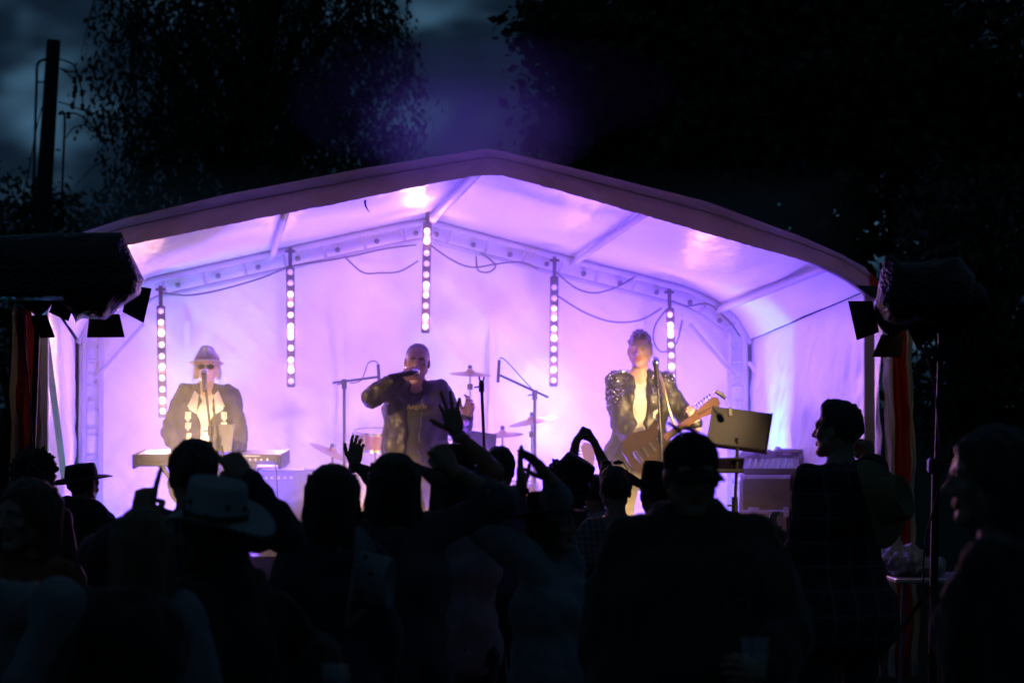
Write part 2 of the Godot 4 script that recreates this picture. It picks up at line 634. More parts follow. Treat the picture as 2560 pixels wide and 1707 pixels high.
func build_tent() -> void:
	var t := thing("marquee", "white gabled marquee with grey valance and striped side curtains over the stage", "marquee")
	# rooflines in the photograph, turned into the tent's front and back cross planes; each half runs from the ridge outwards
	var fl := px_line([[1214, 372], [1175, 378], [914, 420], [566, 486], [316, 545], [201, 582], [130, 625], [92, 690]], 0.0)
	var fr := px_line([[1214, 372], [1263, 380], [1459, 427], [1763, 503], [2003, 592], [2090, 630], [2160, 668], [2196, 712]], 0.0)
	var bl := px_line([[1067, 545], [1000, 557], [700, 622], [375, 694], [290, 735], [225, 790], [196, 850]], 4.0)
	var br := px_line([[1067, 545], [1140, 567], [1400, 636], [1714, 716], [1785, 750], [1840, 795], [1872, 850]], 4.0)
	var wr := FastNoiseLite.new()
	wr.seed = 9
	wr.frequency = 0.9
	wr.fractal_octaves = 4
	var crease := FastNoiseLite.new()
	crease.seed = 31
	crease.frequency = 0.55
	crease.fractal_type = FastNoiseLite.FRACTAL_RIDGED
	crease.fractal_octaves = 3
	for side in 2:
		var f: Array = [fl, fr][side]
		var b: Array = [bl, br][side]
		var m := MB.new()
		m.grid(64, 40, func(a: float, c: float) -> Vector3:
			var p := poly_at(f, a)
			var q := poly_at(b, a)
			var w := p.lerp(q, c)
			var sag := -0.05 * sin(PI * c) * absf(sin(PI * a * 2.0))
			var pull := 0.022 * wr.get_noise_2d(a * 9.0 + side * 40.0, c * 2.2) + 0.012 * sin(a * 46.0 + c * 5.0 + 3.0 * wr.get_noise_2d(a * 3.0, c * 3.0)) * exp(-pow((c - 0.06) * 5.0, 2.0)) * 0.6
			return tent(w.x, w.y + (sag + pull) * sin(PI * clampf(c * 1.02, 0.0, 1.0)), c * 4.02 - 0.02))
		part("roof_panel", m, M.roof, t)
		# valance: the roof edge rolls over and a flap hangs from it
		var low: Array = px_line([[1214, 441], [1175, 443], [1018, 474], [833, 513], [593, 559], [327, 613], [200, 642], [126, 690], [86, 760]], 0.0) if side == 0 else px_line([[1214, 441], [1252, 441], [1360, 470], [1622, 545], [1850, 611], [2095, 678], [2160, 724], [2190, 765]], 0.0)
		var vm := MB.new()
		vm.grid(110, 12, func(a: float, c: float) -> Vector3:
			var p := poly_at(f, a)
			var q := poly_at(low, a)
			var w := p.lerp(q, c)
			var roll := -0.06 * sin(minf(c / 0.34, 1.0) * PI * 0.5)
			var wob := 0.012 * wr.get_noise_2d(a * 14.0 + 70.0 * side, c * 1.2) + 0.006 * sin(a * 60.0) * c
			var ragged := 0.006 * wr.get_noise_2d(a * 120.0, 5.0) if c > 0.95 else 0.0
			return tent(w.x, w.y + 0.012 * sin(PI * minf(c / 0.34, 1.0)) + ragged, -0.02 + roll + wob))
		part("valance", vm, M.valance, t)
		# welded seam under the rolled edge
		var seam := MB.new()
		var line := []
		for j in 41:
			var a := j / 40.0
			var w := poly_at(f, a).lerp(poly_at(low, a), 0.36)
			line.append(tent(w.x, w.y, -0.09))
		seam.tube(line, 0.004, 5)
		part("valance_seam", seam, M.valance, t)
	# red square at the end of the valance
	var red := MB.new()
	red.grid(10, 6, func(a: float, c: float) -> Vector3:
		var p := poly_at(fr, 0.955 + 0.040 * a)
		var q := poly_at(px_line([[1214, 441], [1252, 441], [1360, 470], [1622, 545], [1850, 611], [2095, 678], [2160, 724], [2190, 765]], 0.0), 0.955 + 0.040 * a)
		var w := p.lerp(q, 0.08 + 0.62 * c)
		return tent(w.x, w.y, -0.105))
	part("valance_patch", red, M.red_canvas, t, "dark red square patch at the end of the valance")
	# back wall
	var m2 := MB.new()
	var back: Array = bl.duplicate()
	back.reverse()
	back.append_array(br.slice(1))
	m2.grid(150, 90, func(a: float, c: float) -> Vector3:
		var p := poly_at(back, a)
		var base_u := lerpf(back[0].x, back[-1].x, a)
		var c2 := pow(c, 0.9)
		var u := lerpf(p.x, base_u, minf(c2 * 2.0, 1.0))
		var y := lerpf(p.y - 0.02, 0.42, c2)
		var fade := clampf(c * 8.0, 0.0, 1.0)
		var diag: float = 0.032 * wr.get_noise_2d((u * 0.9 + y * 0.8) * 2.2, (y - u * 0.35) * 0.6) + 0.020 * wr.get_noise_2d((u - y * 0.7) * 2.8 + 30.0, (y + u) * 0.5)
		var fold: float = -0.030 * maxf(crease.get_noise_2d((u + y * 1.1) * 1.1, (y - u * 0.8) * 0.35), 0.0) - 0.022 * maxf(crease.get_noise_2d((u * 0.5 - y) * 1.3 + 20.0, (u + y * 0.4) * 0.4), 0.0)
		return tent(u, y, 4.03 + (diag + fold) * fade))
	part("back_wall", m2, M.canvas, t)
	# lap seams where the lengths of canvas are welded, and the lacing flap under the arch
	for u in [-1.95, -0.72, 0.52, 1.76]:
		var sm2 := MB.new()
		sm2.grid(1, 30, func(a: float, c: float) -> Vector3: return tent(u + (a - 0.5) * 0.05 + 0.008 * sin(c * 7.0 + u), lerpf(2.62 - absf(u) * 0.05, 0.45, c), 3.975 + 0.01 * sin(c * 11.0 + u * 3.0)))
		part("wall_seam", sm2, M.canvas, t)
	# side walls
	for side in 2:
		var s := -1.0 if side == 0 else 1.0
		var f: Array = [fl, fr][side]
		var b: Array = [bl, br][side]
		var sm := MB.new()
		sm.grid(60, 60, func(a: float, c: float) -> Vector3:
			var p: Vector2 = (f[-1] as Vector2).lerp(b[-1], a)
			var y := lerpf(p.y, 0.04, c)
			var fd: float = -0.04 * maxf(crease.get_noise_2d((a * 4.0 + y) * 0.9 + 7.0, (y - a * 2.0) * 0.4), 0.0) + 0.02 * wr.get_noise_2d(a * 4.0 * 2.0 + y * 1.4 + side * 50.0, y * 1.6) + 0.014 * wr.get_noise_2d(a * 22.0, y * 4.0)
			return tent(p.x + s * 0.03 + fd * clampf(c * 6.0, 0.0, 1.0) * s, y, 0.02 + a * 3.98))
		part("side_wall", sm, M.canvas, t)
	# frame: front and back arches, purlins, legs
	for side in 2:
		var f: Array = [fl, fr][side]
		var b: Array = [bl, br][side]
		var fm := MB.new()
		var line := []
		for j in 25:
			var w := poly_at(f, j / 24.0)
			line.append(tent(w.x, w.y - 0.10, 0.12))
		fm.tube(line, 0.035, 8)
		part("front_rafter", fm, M.frame, t)
		var top := []
		var bot := []
		for j in 29:
			var w := poly_at(b, j / 28.0)
			var w2 := poly_at(b, minf(j / 28.0 + 0.004, 1.0)) - poly_at(b, j / 28.0 - 0.004)
			var nn := Vector2(w2.y, -w2.x).normalized() * (-1.0 if side == 0 else 1.0)
			if nn.y > 0.0:
				nn = -nn
			top.append(tent(w.x, w.y - 0.03, 3.93))
			bot.append(tent(w.x + nn.x * 0.17, w.y + nn.y * 0.17, 3.93))
		var rm := MB.new()
		rm.tube(top, 0.028, 8)
		part("rafter_top_chord", rm, M.frame, t)
		var rm2 := MB.new()
		rm2.tube(bot, 0.018, 8)
		part("rafter_bottom_chord", rm2, M.frame, t)
		for j in range(2, 28, 3):
			var wm := MB.new()
			wm.tube([top[j], bot[j]], 0.014, 6)
			part("rafter_web", wm, M.frame, t)
		for j in range(1, 27, 3):
			var bm := MB.new()
			var cpt: Vector3 = (top[j] as Vector3).lerp(bot[j], 0.55) + tent(0, 0, 0.06) - tent(0, 0, 0)
			bm.lathe([Vector2(0, 0.02), Vector2(0.018, 0.016), Vector2(0.022, 0), Vector2(0.022, -0.012)], 12, Transform3D(Basis(Vector3.RIGHT, PI / 2), cpt))
			part("eyelet", bm, M.grey_steel, t)
		# purlins running back
		for spec in [[0.0, 0.035], [0.42, 0.026], [0.86, 0.032]]:
			if spec[0] == 0.0 and side == 1:
				continue
			var p := poly_at(f, spec[0])
			var q := poly_at(b, spec[0])
			var pm := MB.new()
			pm.tube([tent(p.x, p.y - 0.10, 0.1), tent(q.x, q.y - 0.06, 3.95)], spec[1], 8)
			part("purlin", pm, M.frame, t)
		# legs with braces
		var s := -1.0 if side == 0 else 1.0
		var e: Vector2 = f[-1]
		var lm := MB.new()
		lm.bar(tent(e.x - s * 0.03, 0.0, 0.12), tent(e.x - s * 0.03, e.y + 0.02, 0.12), 0.07, 0.05, Vector3.BACK, 0.006)
		part("leg", lm, M.frame, t)
		var e2: Vector2 = b[-1]
		for k in 2:
			var l2 := MB.new()
			l2.bar(tent(e2.x - s * (0.05 + 0.13 * k), 0.42, 3.92), tent(e2.x - s * (0.05 + 0.13 * k), e2.y + 0.05, 3.92), 0.035, 0.05, Vector3.BACK, 0.005)
			part("leg", l2, M.frame, t)
		for k in 9:
			var l3 := MB.new()
			var yy := 0.6 + k * 0.2
			if yy < e2.y:
				l3.tube([tent(e2.x - s * 0.05, yy, 3.92), tent(e2.x - s * 0.18, yy, 3.92)], 0.011, 6)
				part("leg_rung", l3, M.frame, t)
		var bm2 := MB.new()
		bm2.tube([tent(e2.x - s * 0.14, e2.y - 0.3, 3.9), tent(e2.x - s * 0.52, e2.y + 0.13, 3.9)], 0.016, 6)
		part("leg_brace", bm2, M.frame, t)
		var ratchet := MB.new()
		if side == 0:
			ratchet.bar(tent_pt(108, 800, 0.5), tent_pt(160, 1200, 1.2), 0.045, 0.004, Vector3.BACK)
		else:
			ratchet.bar(tent_pt(1872, 905, 3.86), tent_pt(2060, 1180, 3.5), 0.03, 0.008, Vector3.BACK)
		part("webbing_strap", ratchet, M.cream_canvas, t)
	# striped curtains gathered at the front corners: each stripe is a piece of cloth
	for side in 2:
		var xs: Array = [[30, 44, 84, 100], [2210, 2228, 2266, 2284]][side]
		for k in 3:
			var cm := MB.new()
			cm.grid(10, 50, func(a: float, c: float) -> Vector3:
				var px := lerpf(xs[k], xs[k + 1], a)
				var y := lerpf(2.62, 0.05, c)
				var o := tent_at(px, 1000, -0.05)
				var g := 0.03 * sin(px * 0.16 + c * 2.0) + 0.03 * wr.get_noise_2d(px * 0.05, c * 6.0)
				return tent(o.x + 0.03 * wr.get_noise_2d(c * 5.0, px * 0.01 + 9.0) + c * 0.03 * (1.0 if side else -1.0), y, -0.06 + g))
			part("curtain_stripe", cm, M.red_canvas if k == 1 else M.cream_canvas, t)

func tent_pt(px: float, py: float, v: float) -> Vector3:
	var q := tent_at(px, py, v)
	return tent(q.x, q.y, q.z)

func build_haze() -> void:
	# stage smoke: thin everywhere under the roof, thick low over the deck, and drifting out over the ridge
	haze_box(tent(0.0, 1.95, 2.12), Vector3(5.4, 3.0, 3.66), 0.085)
	var banks := [[-2.1, 0.75, 0.95, 0.95, 0.58, 0.55, 0.11], [-2.0, 0.85, 1.0, 1.2, 0.85, 0.7, 0.03], [-0.6, 0.75, 0.6, 0.9, 0.66, 0.55, 0.34], [-0.5, 0.85, 0.65, 1.2, 0.9, 0.6, 0.04], [0.9, 0.75, 0.6, 1.0, 0.66, 0.55, 0.34], [1.0, 0.85, 0.7, 1.2, 0.9, 0.6, 0.04], [2.0, 0.75, 1.5, 0.8, 0.45, 0.9, 0.07]]
	# wisps escaping over the front of the ridge
	for k in 13:
		var up := rng.randf()
		banks.append([-0.12 + rng.randfn() * (0.24 + 0.10 * up), 3.42 + up * 0.45, -0.62 - 0.1 * rng.randf(), rng.randf_range(0.4, 0.9) * (0.7 + 0.6 * up), rng.randf_range(0.25, 0.5) * (0.8 + 0.6 * up), 0.5, 0.06 * (1.0 - 0.75 * up)])
	for b in banks:
		var f := FogVolume.new()
		f.name = numbered("stage_smoke")
		f.shape = RenderingServer.FOG_VOLUME_SHAPE_ELLIPSOID
		f.size = Vector3(b[3], b[4], b[5]) * 2.0
		var fm := FogMaterial.new()
		fm.density = b[6]
		fm.albedo = Color(0.96, 0.96, 0.97)
		f.material = fm
		add_child(f)
		f.position = tent(b[0], b[1], b[2])
		f.rotation.y = TENT_TURN
		tag(f, "", "", "", "stuff")

func haze_box(where: Vector3, size: Vector3, density: float) -> void:
	var f := FogVolume.new()
	f.name = numbered("stage_smoke")
	f.shape = RenderingServer.FOG_VOLUME_SHAPE_BOX
	f.size = size
	var fm := FogMaterial.new()
	fm.density = density
	fm.albedo = Color(0.96, 0.96, 0.97)
	f.material = fm
	add_child(f)
	f.position = where
	f.rotation.y = TENT_TURN
	tag(f, "", "", "", "stuff")

# ------------------------------------------------------------------ lamps
func spot(called: String, where: Vector3, to: Vector3, c: Color, energy: float, angle: float, size := 0.08, blend := 0.7, parent: Node3D = self) -> void:
	var l := SpotLight3D.new()
	l.name = numbered(called)
	l.light_color = c.linear_to_srgb()
	l.light_energy = energy
	l.spot_angle = angle
	l.spot_angle_attenuation = blend
	l.spot_range = 40.0
	l.spot_attenuation = 2.0
	l.light_size = size
	l.shadow_enabled = true
	parent.add_child(l)
	l.global_position = where
	l.look_at(to, Vector3.UP if absf((to - where).normalized().y) < 0.95 else Vector3.RIGHT)

func omni(called: String, where: Vector3, c: Color, energy: float, size := 0.03, parent: Node3D = self) -> void:
	var l := OmniLight3D.new()
	l.name = numbered(called)
	l.light_color = c.linear_to_srgb()
	l.light_energy = energy
	l.omni_range = 40.0
	l.omni_attenuation = 2.0
	l.light_size = size
	l.shadow_enabled = true
	parent.add_child(l)
	l.global_position = where

const PINK := Color(1.0, 0.42, 0.66)
func build_led_bars() -> void:
	# [top pixel, bottom pixel, lens pixels (height, glow 0..1), what it hangs beside]
	var bars := [
		[Vector2(401, 764), Vector2(406, 1044), [[777, .3], [805, .9], [833, 1.6], [862, 1.1], [890, .9], [917, .8], [945, 1.0], [973, .9], [1000, .9], [1028, 1.2]], "black batten of ten round lamps hanging behind the keyboard player"],
		[Vector2(725, 668), Vector2(727, 968), [[680, .18], [707, .06], [735, .18], [761, .7], [787, 1.2], [815, .9], [843, .25], [870, 1.3], [899, 1.2], [926, .9], [953, .4]], "black batten of round lamps between keyboard player and microphone singer"],
		[Vector2(1068, 556), Vector2(1063, 832), [[577, 1.6], [604, 1.2], [633, .3], [659, .08], [686, .35], [711, 1.1], [738, 1.1], [764, .35], [791, .9], [817, 1.2]], "black batten of ten round lamps hanging under the ridge of the marquee"],
		[Vector2(1386, 690), Vector2(1384, 966), [[718, .06], [745, .1], [770, .16], [796, 1.0], [821, 1.4], [846, .3], [873, .9], [898, .8], [924, .9], [951, .8]], "black batten of ten round lamps hanging above the drum microphones"],
		[Vector2(1675, 770), Vector2(1684, 1046), [[786, .8], [811, .9], [838, 1.2], [863, .9], [888, .8], [916, 1.1], [942, .9], [969, .8], [996, .9], [1022, .9]], "black batten of ten round lamps hanging behind the guitarist"],
	]
	var nth := 0
	for b in bars:
		var hue := Color(1.0, 0.50, 0.26).lerp(Color(1.0, 0.36, 0.62), nth / 3.0 if nth < 3 else 1.0)
		nth += 1
		var v := 3.42
		var p0 := tent_pt(b[0].x, b[0].y, v)
		var p1 := tent_pt(b[1].x, b[1].y, v)
		var o := thing("lamp_batten", b[3], "stage light", p1, 0.0, "battens of lamps along the back of the stage")
		var face := (EYE - p0)
		face.y = 0.0
		face = face.normalized()
		var y := (p0 - p1).normalized()
		var x := y.cross(face).normalized()
		var bs := Basis(x, y, x.cross(y))
		var len := (p0 - p1).length()
		var h := MB.new()
		h.box(y * len * 0.5 - bs.z * 0.045, Vector3(0.068, len, 0.085), bs, 0.008)
		part("housing", h, M.black_metal, o)
		var br := MB.new()
		br.bar(y * len - bs.z * 0.05, y * (len + 0.16) - bs.z * 0.05, 0.03, 0.012, Vector3.BACK)
		br.bar(y * (len + 0.13) - bs.z * 0.05 - x * 0.04, y * (len + 0.13) - bs.z * 0.05 + x * 0.04, 0.02, 0.02, Vector3.BACK)
		part("hanging_bracket", br, M.black_metal, o)
		var sum := Vector3.ZERO
		var w := 0.0
		var halves := [[Vector3.ZERO, 0.0], [Vector3.ZERO, 0.0], [Vector3.ZERO, 0.0]]
		var k := 0
		for lp in b[2]:
			var t: float = (b[1].y - lp[0]) / (b[1].y - b[0].y)
			var c := y * len * t + bs.z * 0.002
			var rim := MB.new()
			var xf := Transform3D(Basis(bs.x, bs.z, -bs.y), c)
			rim.lathe([Vector2(0.017, -0.004), Vector2(0.0205, 0.003), Vector2(0.0245, 0.0), Vector2(0.0245, -0.004)], 18, xf)
			part("lamp_rim", rim, lamp_material(hue, 0.03 + 0.55 * lp[1] * lp[1]), o)
			var lens := MB.new()
			lens.lathe([Vector2(0.0, 0.007), Vector2(0.012, 0.006), Vector2(0.012, 0.004), Vector2(0.0165, 0.0)], 18, xf)
			var g: float = lp[1]
			var tint := hue.lerp(Color(1.0, 0.88, 0.74), clampf(g, 0.0, 1.0) * 0.5)
			part("lamp_lens", lens, lamp_material(tint, 0.22 + 1.35 * g * g), o)
			var slot := mini(2, k * 3 / b[2].size())
			halves[slot][0] += c * g
			halves[slot][1] += g
			k += 1
		for s in halves:
			if s[1] > 0.5:
				var lp0: Vector3 = p1 + s[0] / s[1] + bs.z * 0.04
				omni("batten_light", lp0, hue.lerp(PINK, 0.5), 0.038 * s[1], 0.03)
				spot("batten_beam", lp0, lp0 + bs.z * 4.0 - Vector3(0, 0.8, 0), hue.lerp(PINK, 0.5), 0.38 * s[1], 32.0, 0.03, 0.8)

const VIOLET := Color(0.15, 0.070, 1.0)
const AMBER := Color(1.0, 0.56, 0.20)
const CYAN := Color(0.02, 0.56, 1.0)
func build_wash_lights() -> void:
	# flat LED floor cans along the foot of the back wall, tilted up at canvas and roof
	var spots := [
		[-2.25, 2.7, VIOLET, 9.5, -2.45, 2.1, 4.0, 62.0, "low violet floor can by the ladder-like back leg"],
		[-1.15, 2.6, Color(0.28, 0.095, 1.0), 18.0, -1.2, 2.2, 4.0, 66.0, "low violet floor can behind the keyboard player"],
		[0.0, 2.5, Color(0.40, 0.135, 1.0), 21.0, 0.0, 2.2, 4.0, 68.0, "low violet floor can behind the drums"],
		[1.15, 2.6, Color(0.16, 0.07, 1.0), 14.0, 1.2, 2.2, 4.0, 66.0, "low violet floor can behind the guitarist"],
		[2.1, 2.3, VIOLET, 9.0, 2.6, 1.9, 3.4, 62.0, "low violet floor can beside the flight case"],
		[-0.2, 1.0, Color(0.26, 0.085, 1.0), 90.0, -0.2, 3.4, 1.2, 74.0, "low violet floor can in front of the drums tilted at the roof"],
		[-1.45, 1.7, VIOLET, 32.0, -1.7, 3.2, 1.6, 60.0, "low violet floor can beside the keyboard tilted at the roof"],
		[1.45, 1.9, VIOLET, 18.0, 1.6, 3.2, 1.7, 60.0, "low violet floor can beside the spare guitar tilted at the roof"],
		[-2.05, 0.42, AMBER, 5.0, -1.9, 1.25, 1.3, 40.0, "amber floor can on the stage lip below the keyboard"],
		[-0.85, 0.42, AMBER, 7.0, -0.6, 1.2, 1.2, 40.0, "amber floor can on the stage lip below the singer"],
		[0.95, 0.42, AMBER, 7.0, 1.0, 1.2, 1.3, 40.0, "amber floor can on the stage lip below the guitarist"],
		[1.35, 3.0, CYAN, 4.5, 0.95, 1.85, 4.0, 15.0, "narrow blue floor can behind the spare guitar"],
		[2.15, 2.9, CYAN, 7.0, 2.75, 2.1, 3.0, 24.0, "narrow blue floor can against the side wall"],
		[0.05, 3.3, CYAN, 2.2, 0.15, 2.4, 4.0, 16.0, "narrow blue floor can behind the bass drum"],
		[-2.0, 3.2, CYAN, 4.5, -1.75, 2.75, 3.9, 22.0, "narrow blue floor can under the hanging cable"],
		[-2.35, 1.6, CYAN, 3.2, -2.75, 1.6, 0.9, 26.0, "narrow blue floor can beside the webbing strap"],
	]
	for s in spots:
		var where := tent(s[0], DECK, s[1])
		var to := tent(s[4], s[5], s[6])
		var o := thing("floor_can", s[8], "stage light", where, 0.0, "floor cans lighting the canvas")
		var c := Vector3(0, 0.13, 0)
		var dir := (to - where - c).normalized()
		var b := Basis(Quaternion(Vector3.UP, dir))
		var m := MB.new()
		m.lathe([Vector2(0.0, -0.055), Vector2(0.06, -0.05), Vector2(0.085, -0.03), Vector2(0.09, 0.035), Vector2(0.082, 0.036), Vector2(0.08, 0.02)], 22, Transform3D(b, c))
		part("housing", m, M.black_metal, o)
		var y := MB.new()
		y.tube([Vector3(-0.10, 0.13, 0), Vector3(-0.10, 0.03, 0.02), Vector3(-0.06, 0.012, 0.05), Vector3(0.06, 0.012, 0.05), Vector3(0.10, 0.03, 0.02), Vector3(0.10, 0.13, 0)], 0.01, 6)
		y.tube([Vector3(-0.10, 0.03, 0.02), Vector3(-0.06, 0.012, -0.06), Vector3(0.06, 0.012, -0.06), Vector3(0.10, 0.03, 0.02)], 0.01, 6)
		part("yoke", y, M.black_metal, o)
		var g := MB.new()
		g.lathe([Vector2(0.0, 0.026), Vector2(0.05, 0.024), Vector2(0.079, 0.018)], 22, Transform3D(b, c))
		part("lamp_lens", g, lamp_material(s[2], 2.0), o)
		spot("floor_can_light", where + c + dir * 0.06, to, s[2], s[3], s[7], 0.07, 0.9)

const WARM := Color(1.0, 0.63, 0.29)
func build_front_lights() -> void:
	# lamps with barn doors under black rain covers, on tripod stands at the front corners of the marquee
	front_stand(Vector2(95, 760), 14.9, Vector2(0, 650), Vector2(330, 690), "black lighting stand beside the striped curtain, by the keyboard side", [[Vector2(248, 712), -1.80, 1.55, 1.0, 38.0, 17.0], [Vector2(60, 720), -0.62, 1.5, 0.8, 34.0, 17.0]], true)
	front_stand(Vector2(2356, 800), 14.7, Vector2(2230, 730), Vector2(2420, 740), "slim lighting stand near the table, by the guitarist's side", [[Vector2(2268, 772), 1.0, 1.6, 0.9, 38.0, 16.0], [Vector2(2400, 770), 1.5, 0.7, 0.9, 9.0, 14.0]], false)

func front_stand(top: Vector2, d: float, b0: Vector2, b1: Vector2, label: String, lamps: Array, bagged: bool) -> void:
	var head := at(top.x, top.y, d)
	var foot := Vector3(head.x - 0.07, 0, head.z)
	var o := thing("lighting_stand", label, "lighting stand", foot, 0.0, "stands with front lamps")
	var m := MB.new()
	m.bar(Vector3(0, 0.15, 0), Vector3(0.03, 1.5, 0), 0.046, 0.046, Vector3.BACK, 0.006)
	part("lower_tube", m, M.rubber, o)
	var m2 := MB.new()
	m2.bar(Vector3(0.03, 1.3, 0), head - foot + Vector3(0, 0.05, 0), 0.034, 0.034, Vector3.BACK, 0.005)
	part("upper_tube", m2, M.rubber, o)
	var cl := MB.new()
	cl.box(Vector3(0.028, 1.48, 0), Vector3(0.095, 0.09, 0.09), Basis.IDENTITY, 0.012)
	cl.tube([Vector3(0.07, 1.48, 0), Vector3(0.13, 1.48, 0)], 0.012, 8)
	part("clamp", cl, M.black_metal, o)
	for k in 3:
		var a := TAU * k / 3.0 - 0.5
		var lg := MB.new()
		lg.bar(Vector3(0, 0.75, 0), Vector3(cos(a) * 0.55, 0.015, sin(a) * 0.55), 0.03, 0.02)
		part("leg", lg, M.black_metal, o)
	var cb := MB.new()
	var q0 := at(b0.x, b0.y, d) - foot
	var q1 := at(b1.x, b1.y, d) - foot
	cb.tube([q0, q1], 0.024, 8)
	cb.bar(head - foot, Vector3((head - foot).x, q0.y + 0.02, (head - foot).z), 0.045, 0.045, Vector3.BACK)
	part("crossbar", cb, M.black_metal, o)
	var cord := MB.new()
	cord.tube(smooth_path([q0 + Vector3(0.1, 0, 0.05), head - foot + Vector3(-0.06, -0.4, 0.05), head - foot + Vector3(-0.03, -0.95, 0.06), Vector3(-0.06, 0.9, 0.06), Vector3(-0.02, 0.1, 0.1)]), 0.006, 6)
	part("cable", cord, M.rubber, o)
	if bagged:
		rain_cover(o, [Vector2(-60, 592), Vector2(120, 582), Vector2(303, 581), Vector2(330, 640), Vector2(360, 700), Vector2(352, 716), Vector2(350, 735), Vector2(300, 770), Vector2(262, 800), Vector2(205, 796), Vector2(188, 806), Vector2(176, 780), Vector2(140, 752), Vector2(60, 752), Vector2(-60, 745)], d - 0.24, foot, 0.22, 3.0)
	else:
		rain_cover(o, [Vector2(2200, 690), Vector2(2214, 640), Vector2(2226, 632), Vector2(2250, 655), Vector2(2330, 650), Vector2(2400, 640), Vector2(2440, 690), Vector2(2436, 770), Vector2(2400, 800), Vector2(2350, 815), Vector2(2290, 800), Vector2(2240, 812), Vector2(2212, 800), Vector2(2190, 760)], d - 0.22, foot, 0.2, 9.0)
	var k := 0
	for lp in lamps:
		var where := at(lp[0].x, lp[0].y, d - 0.05)
		var to := tent(lp[1], lp[2], lp[3])
		flood(where, to, lp[4], lp[5], bagged, k, label.contains("keyboard"))
		k += 1

func rain_cover(o: Node3D, outline: Array, d: float, foot: Vector3, depth: float, k: float) -> void:
	# black sheet draped over the crossbar and lamps: outline as it hangs, bulging front and back
	var c := Vector2.ZERO
	for p in outline:
		c += p / outline.size()
	var m := MB.new()
	var n := outline.size() * 5
	var ring := []
	for q in n:
		var a: Vector2 = outline[(q / 5) % outline.size()]
		var b: Vector2 = outline[(q / 5 + 1) % outline.size()]
		ring.append(a.lerp(b, (q % 5) / 5.0))
	m.grid(n, 16, func(a: float, b: float) -> Vector3:
		var p: Vector2 = ring[int(a * n + 0.5) % n]
		var t := b * PI
		var w := pow(sin(t), 0.55)
		var e := c + (p - c) * w
		var fold := 0.05 * fold_noise.get_noise_3d(e.x * 0.028 + k, e.y * 0.006, t * 1.5) * sin(t)
		return at(e.x, e.y, d - cos(t) * depth + fold) - foot)
	m.renormal()
	part("rain_cover", m, M.black_bag, o)

func flood(where: Vector3, to: Vector3, energy: float, angle: float, bagged: bool, k: int, keyboard: bool) -> void:
	var names := ["warm flood lamp with barn doors under a black rain cover, aimed at the keyboard player", "warm flood lamp with barn doors on the same bar, aimed at the microphone singer", "flood lamp with barn doors aimed at the guitarist", "flood lamp with barn doors on the same bar, aimed at the music stand"]
	var o := thing("flood_lamp", names[k + (0 if keyboard else 2)], "stage light", where, 0.0, "front lamps with barn doors")
	var dir := (to - where).normalized()
	var b := Basis.looking_at(dir, Vector3.UP)
	var h := MB.new()
	h.lathe([Vector2(0.0, 0.20), Vector2(0.07, 0.19), Vector2(0.105, 0.14), Vector2(0.115, 0.0), Vector2(0.115, -0.13), Vector2(0.124, -0.14), Vector2(0.124, -0.155), Vector2(0.105, -0.155), Vector2(0.10, -0.12)], 24, Transform3D(Basis(b.x, b.z, -b.y), Vector3.ZERO))
	part("housing", h, M.black_metal, o)
	var lens := MB.new()
	lens.lathe([Vector2(0.0, -0.125), Vector2(0.06, -0.124), Vector2(0.10, -0.118)], 24, Transform3D(Basis(b.x, b.z, -b.y), Vector3.ZERO))
	part("lamp_lens", lens, lamp_material(WARM, 6.0), o)
	# barn doors: four flaps hinged round the mouth
	for s in 4:
		var rot := Basis(b.z, PI / 2 * s)
		var door := MB.new()
		var up := rot * b.y
		var side := rot * b.x
		var root := dir * 0.155 + up * 0.118
		var open := (dir * 0.62 + up * 0.78).normalized()
		var a := root - side * 0.10
		var e := root + side * 0.10
		var f := root + open * 0.14 + side * 0.125
		var g := root + open * 0.14 - side * 0.125
		var th := up * 0.003
		door.quad(a + th, e + th, f + th, g + th)
		door.quad(g - th, f - th, e - th, a - th)
		door.quad(a - th, g - th, g + th, a + th)
		door.quad(e - th, f - th, f + th, e + th)
		door.quad(g - th, f - th, f + th, g + th)
		part("barn_door", door, M.black_metal, o)
	var yk := MB.new()
	yk.tube([b.x * 0.13, b.x * 0.13 + Vector3(0, 0.14, 0), Vector3(0, 0.19, 0), -b.x * 0.13 + Vector3(0, 0.14, 0), -b.x * 0.13], 0.011, 6)
	part("yoke", yk, M.black_metal, o)
	spot("flood_light", where + dir * 0.17, to, WARM, energy, angle, 0.09, 0.85)

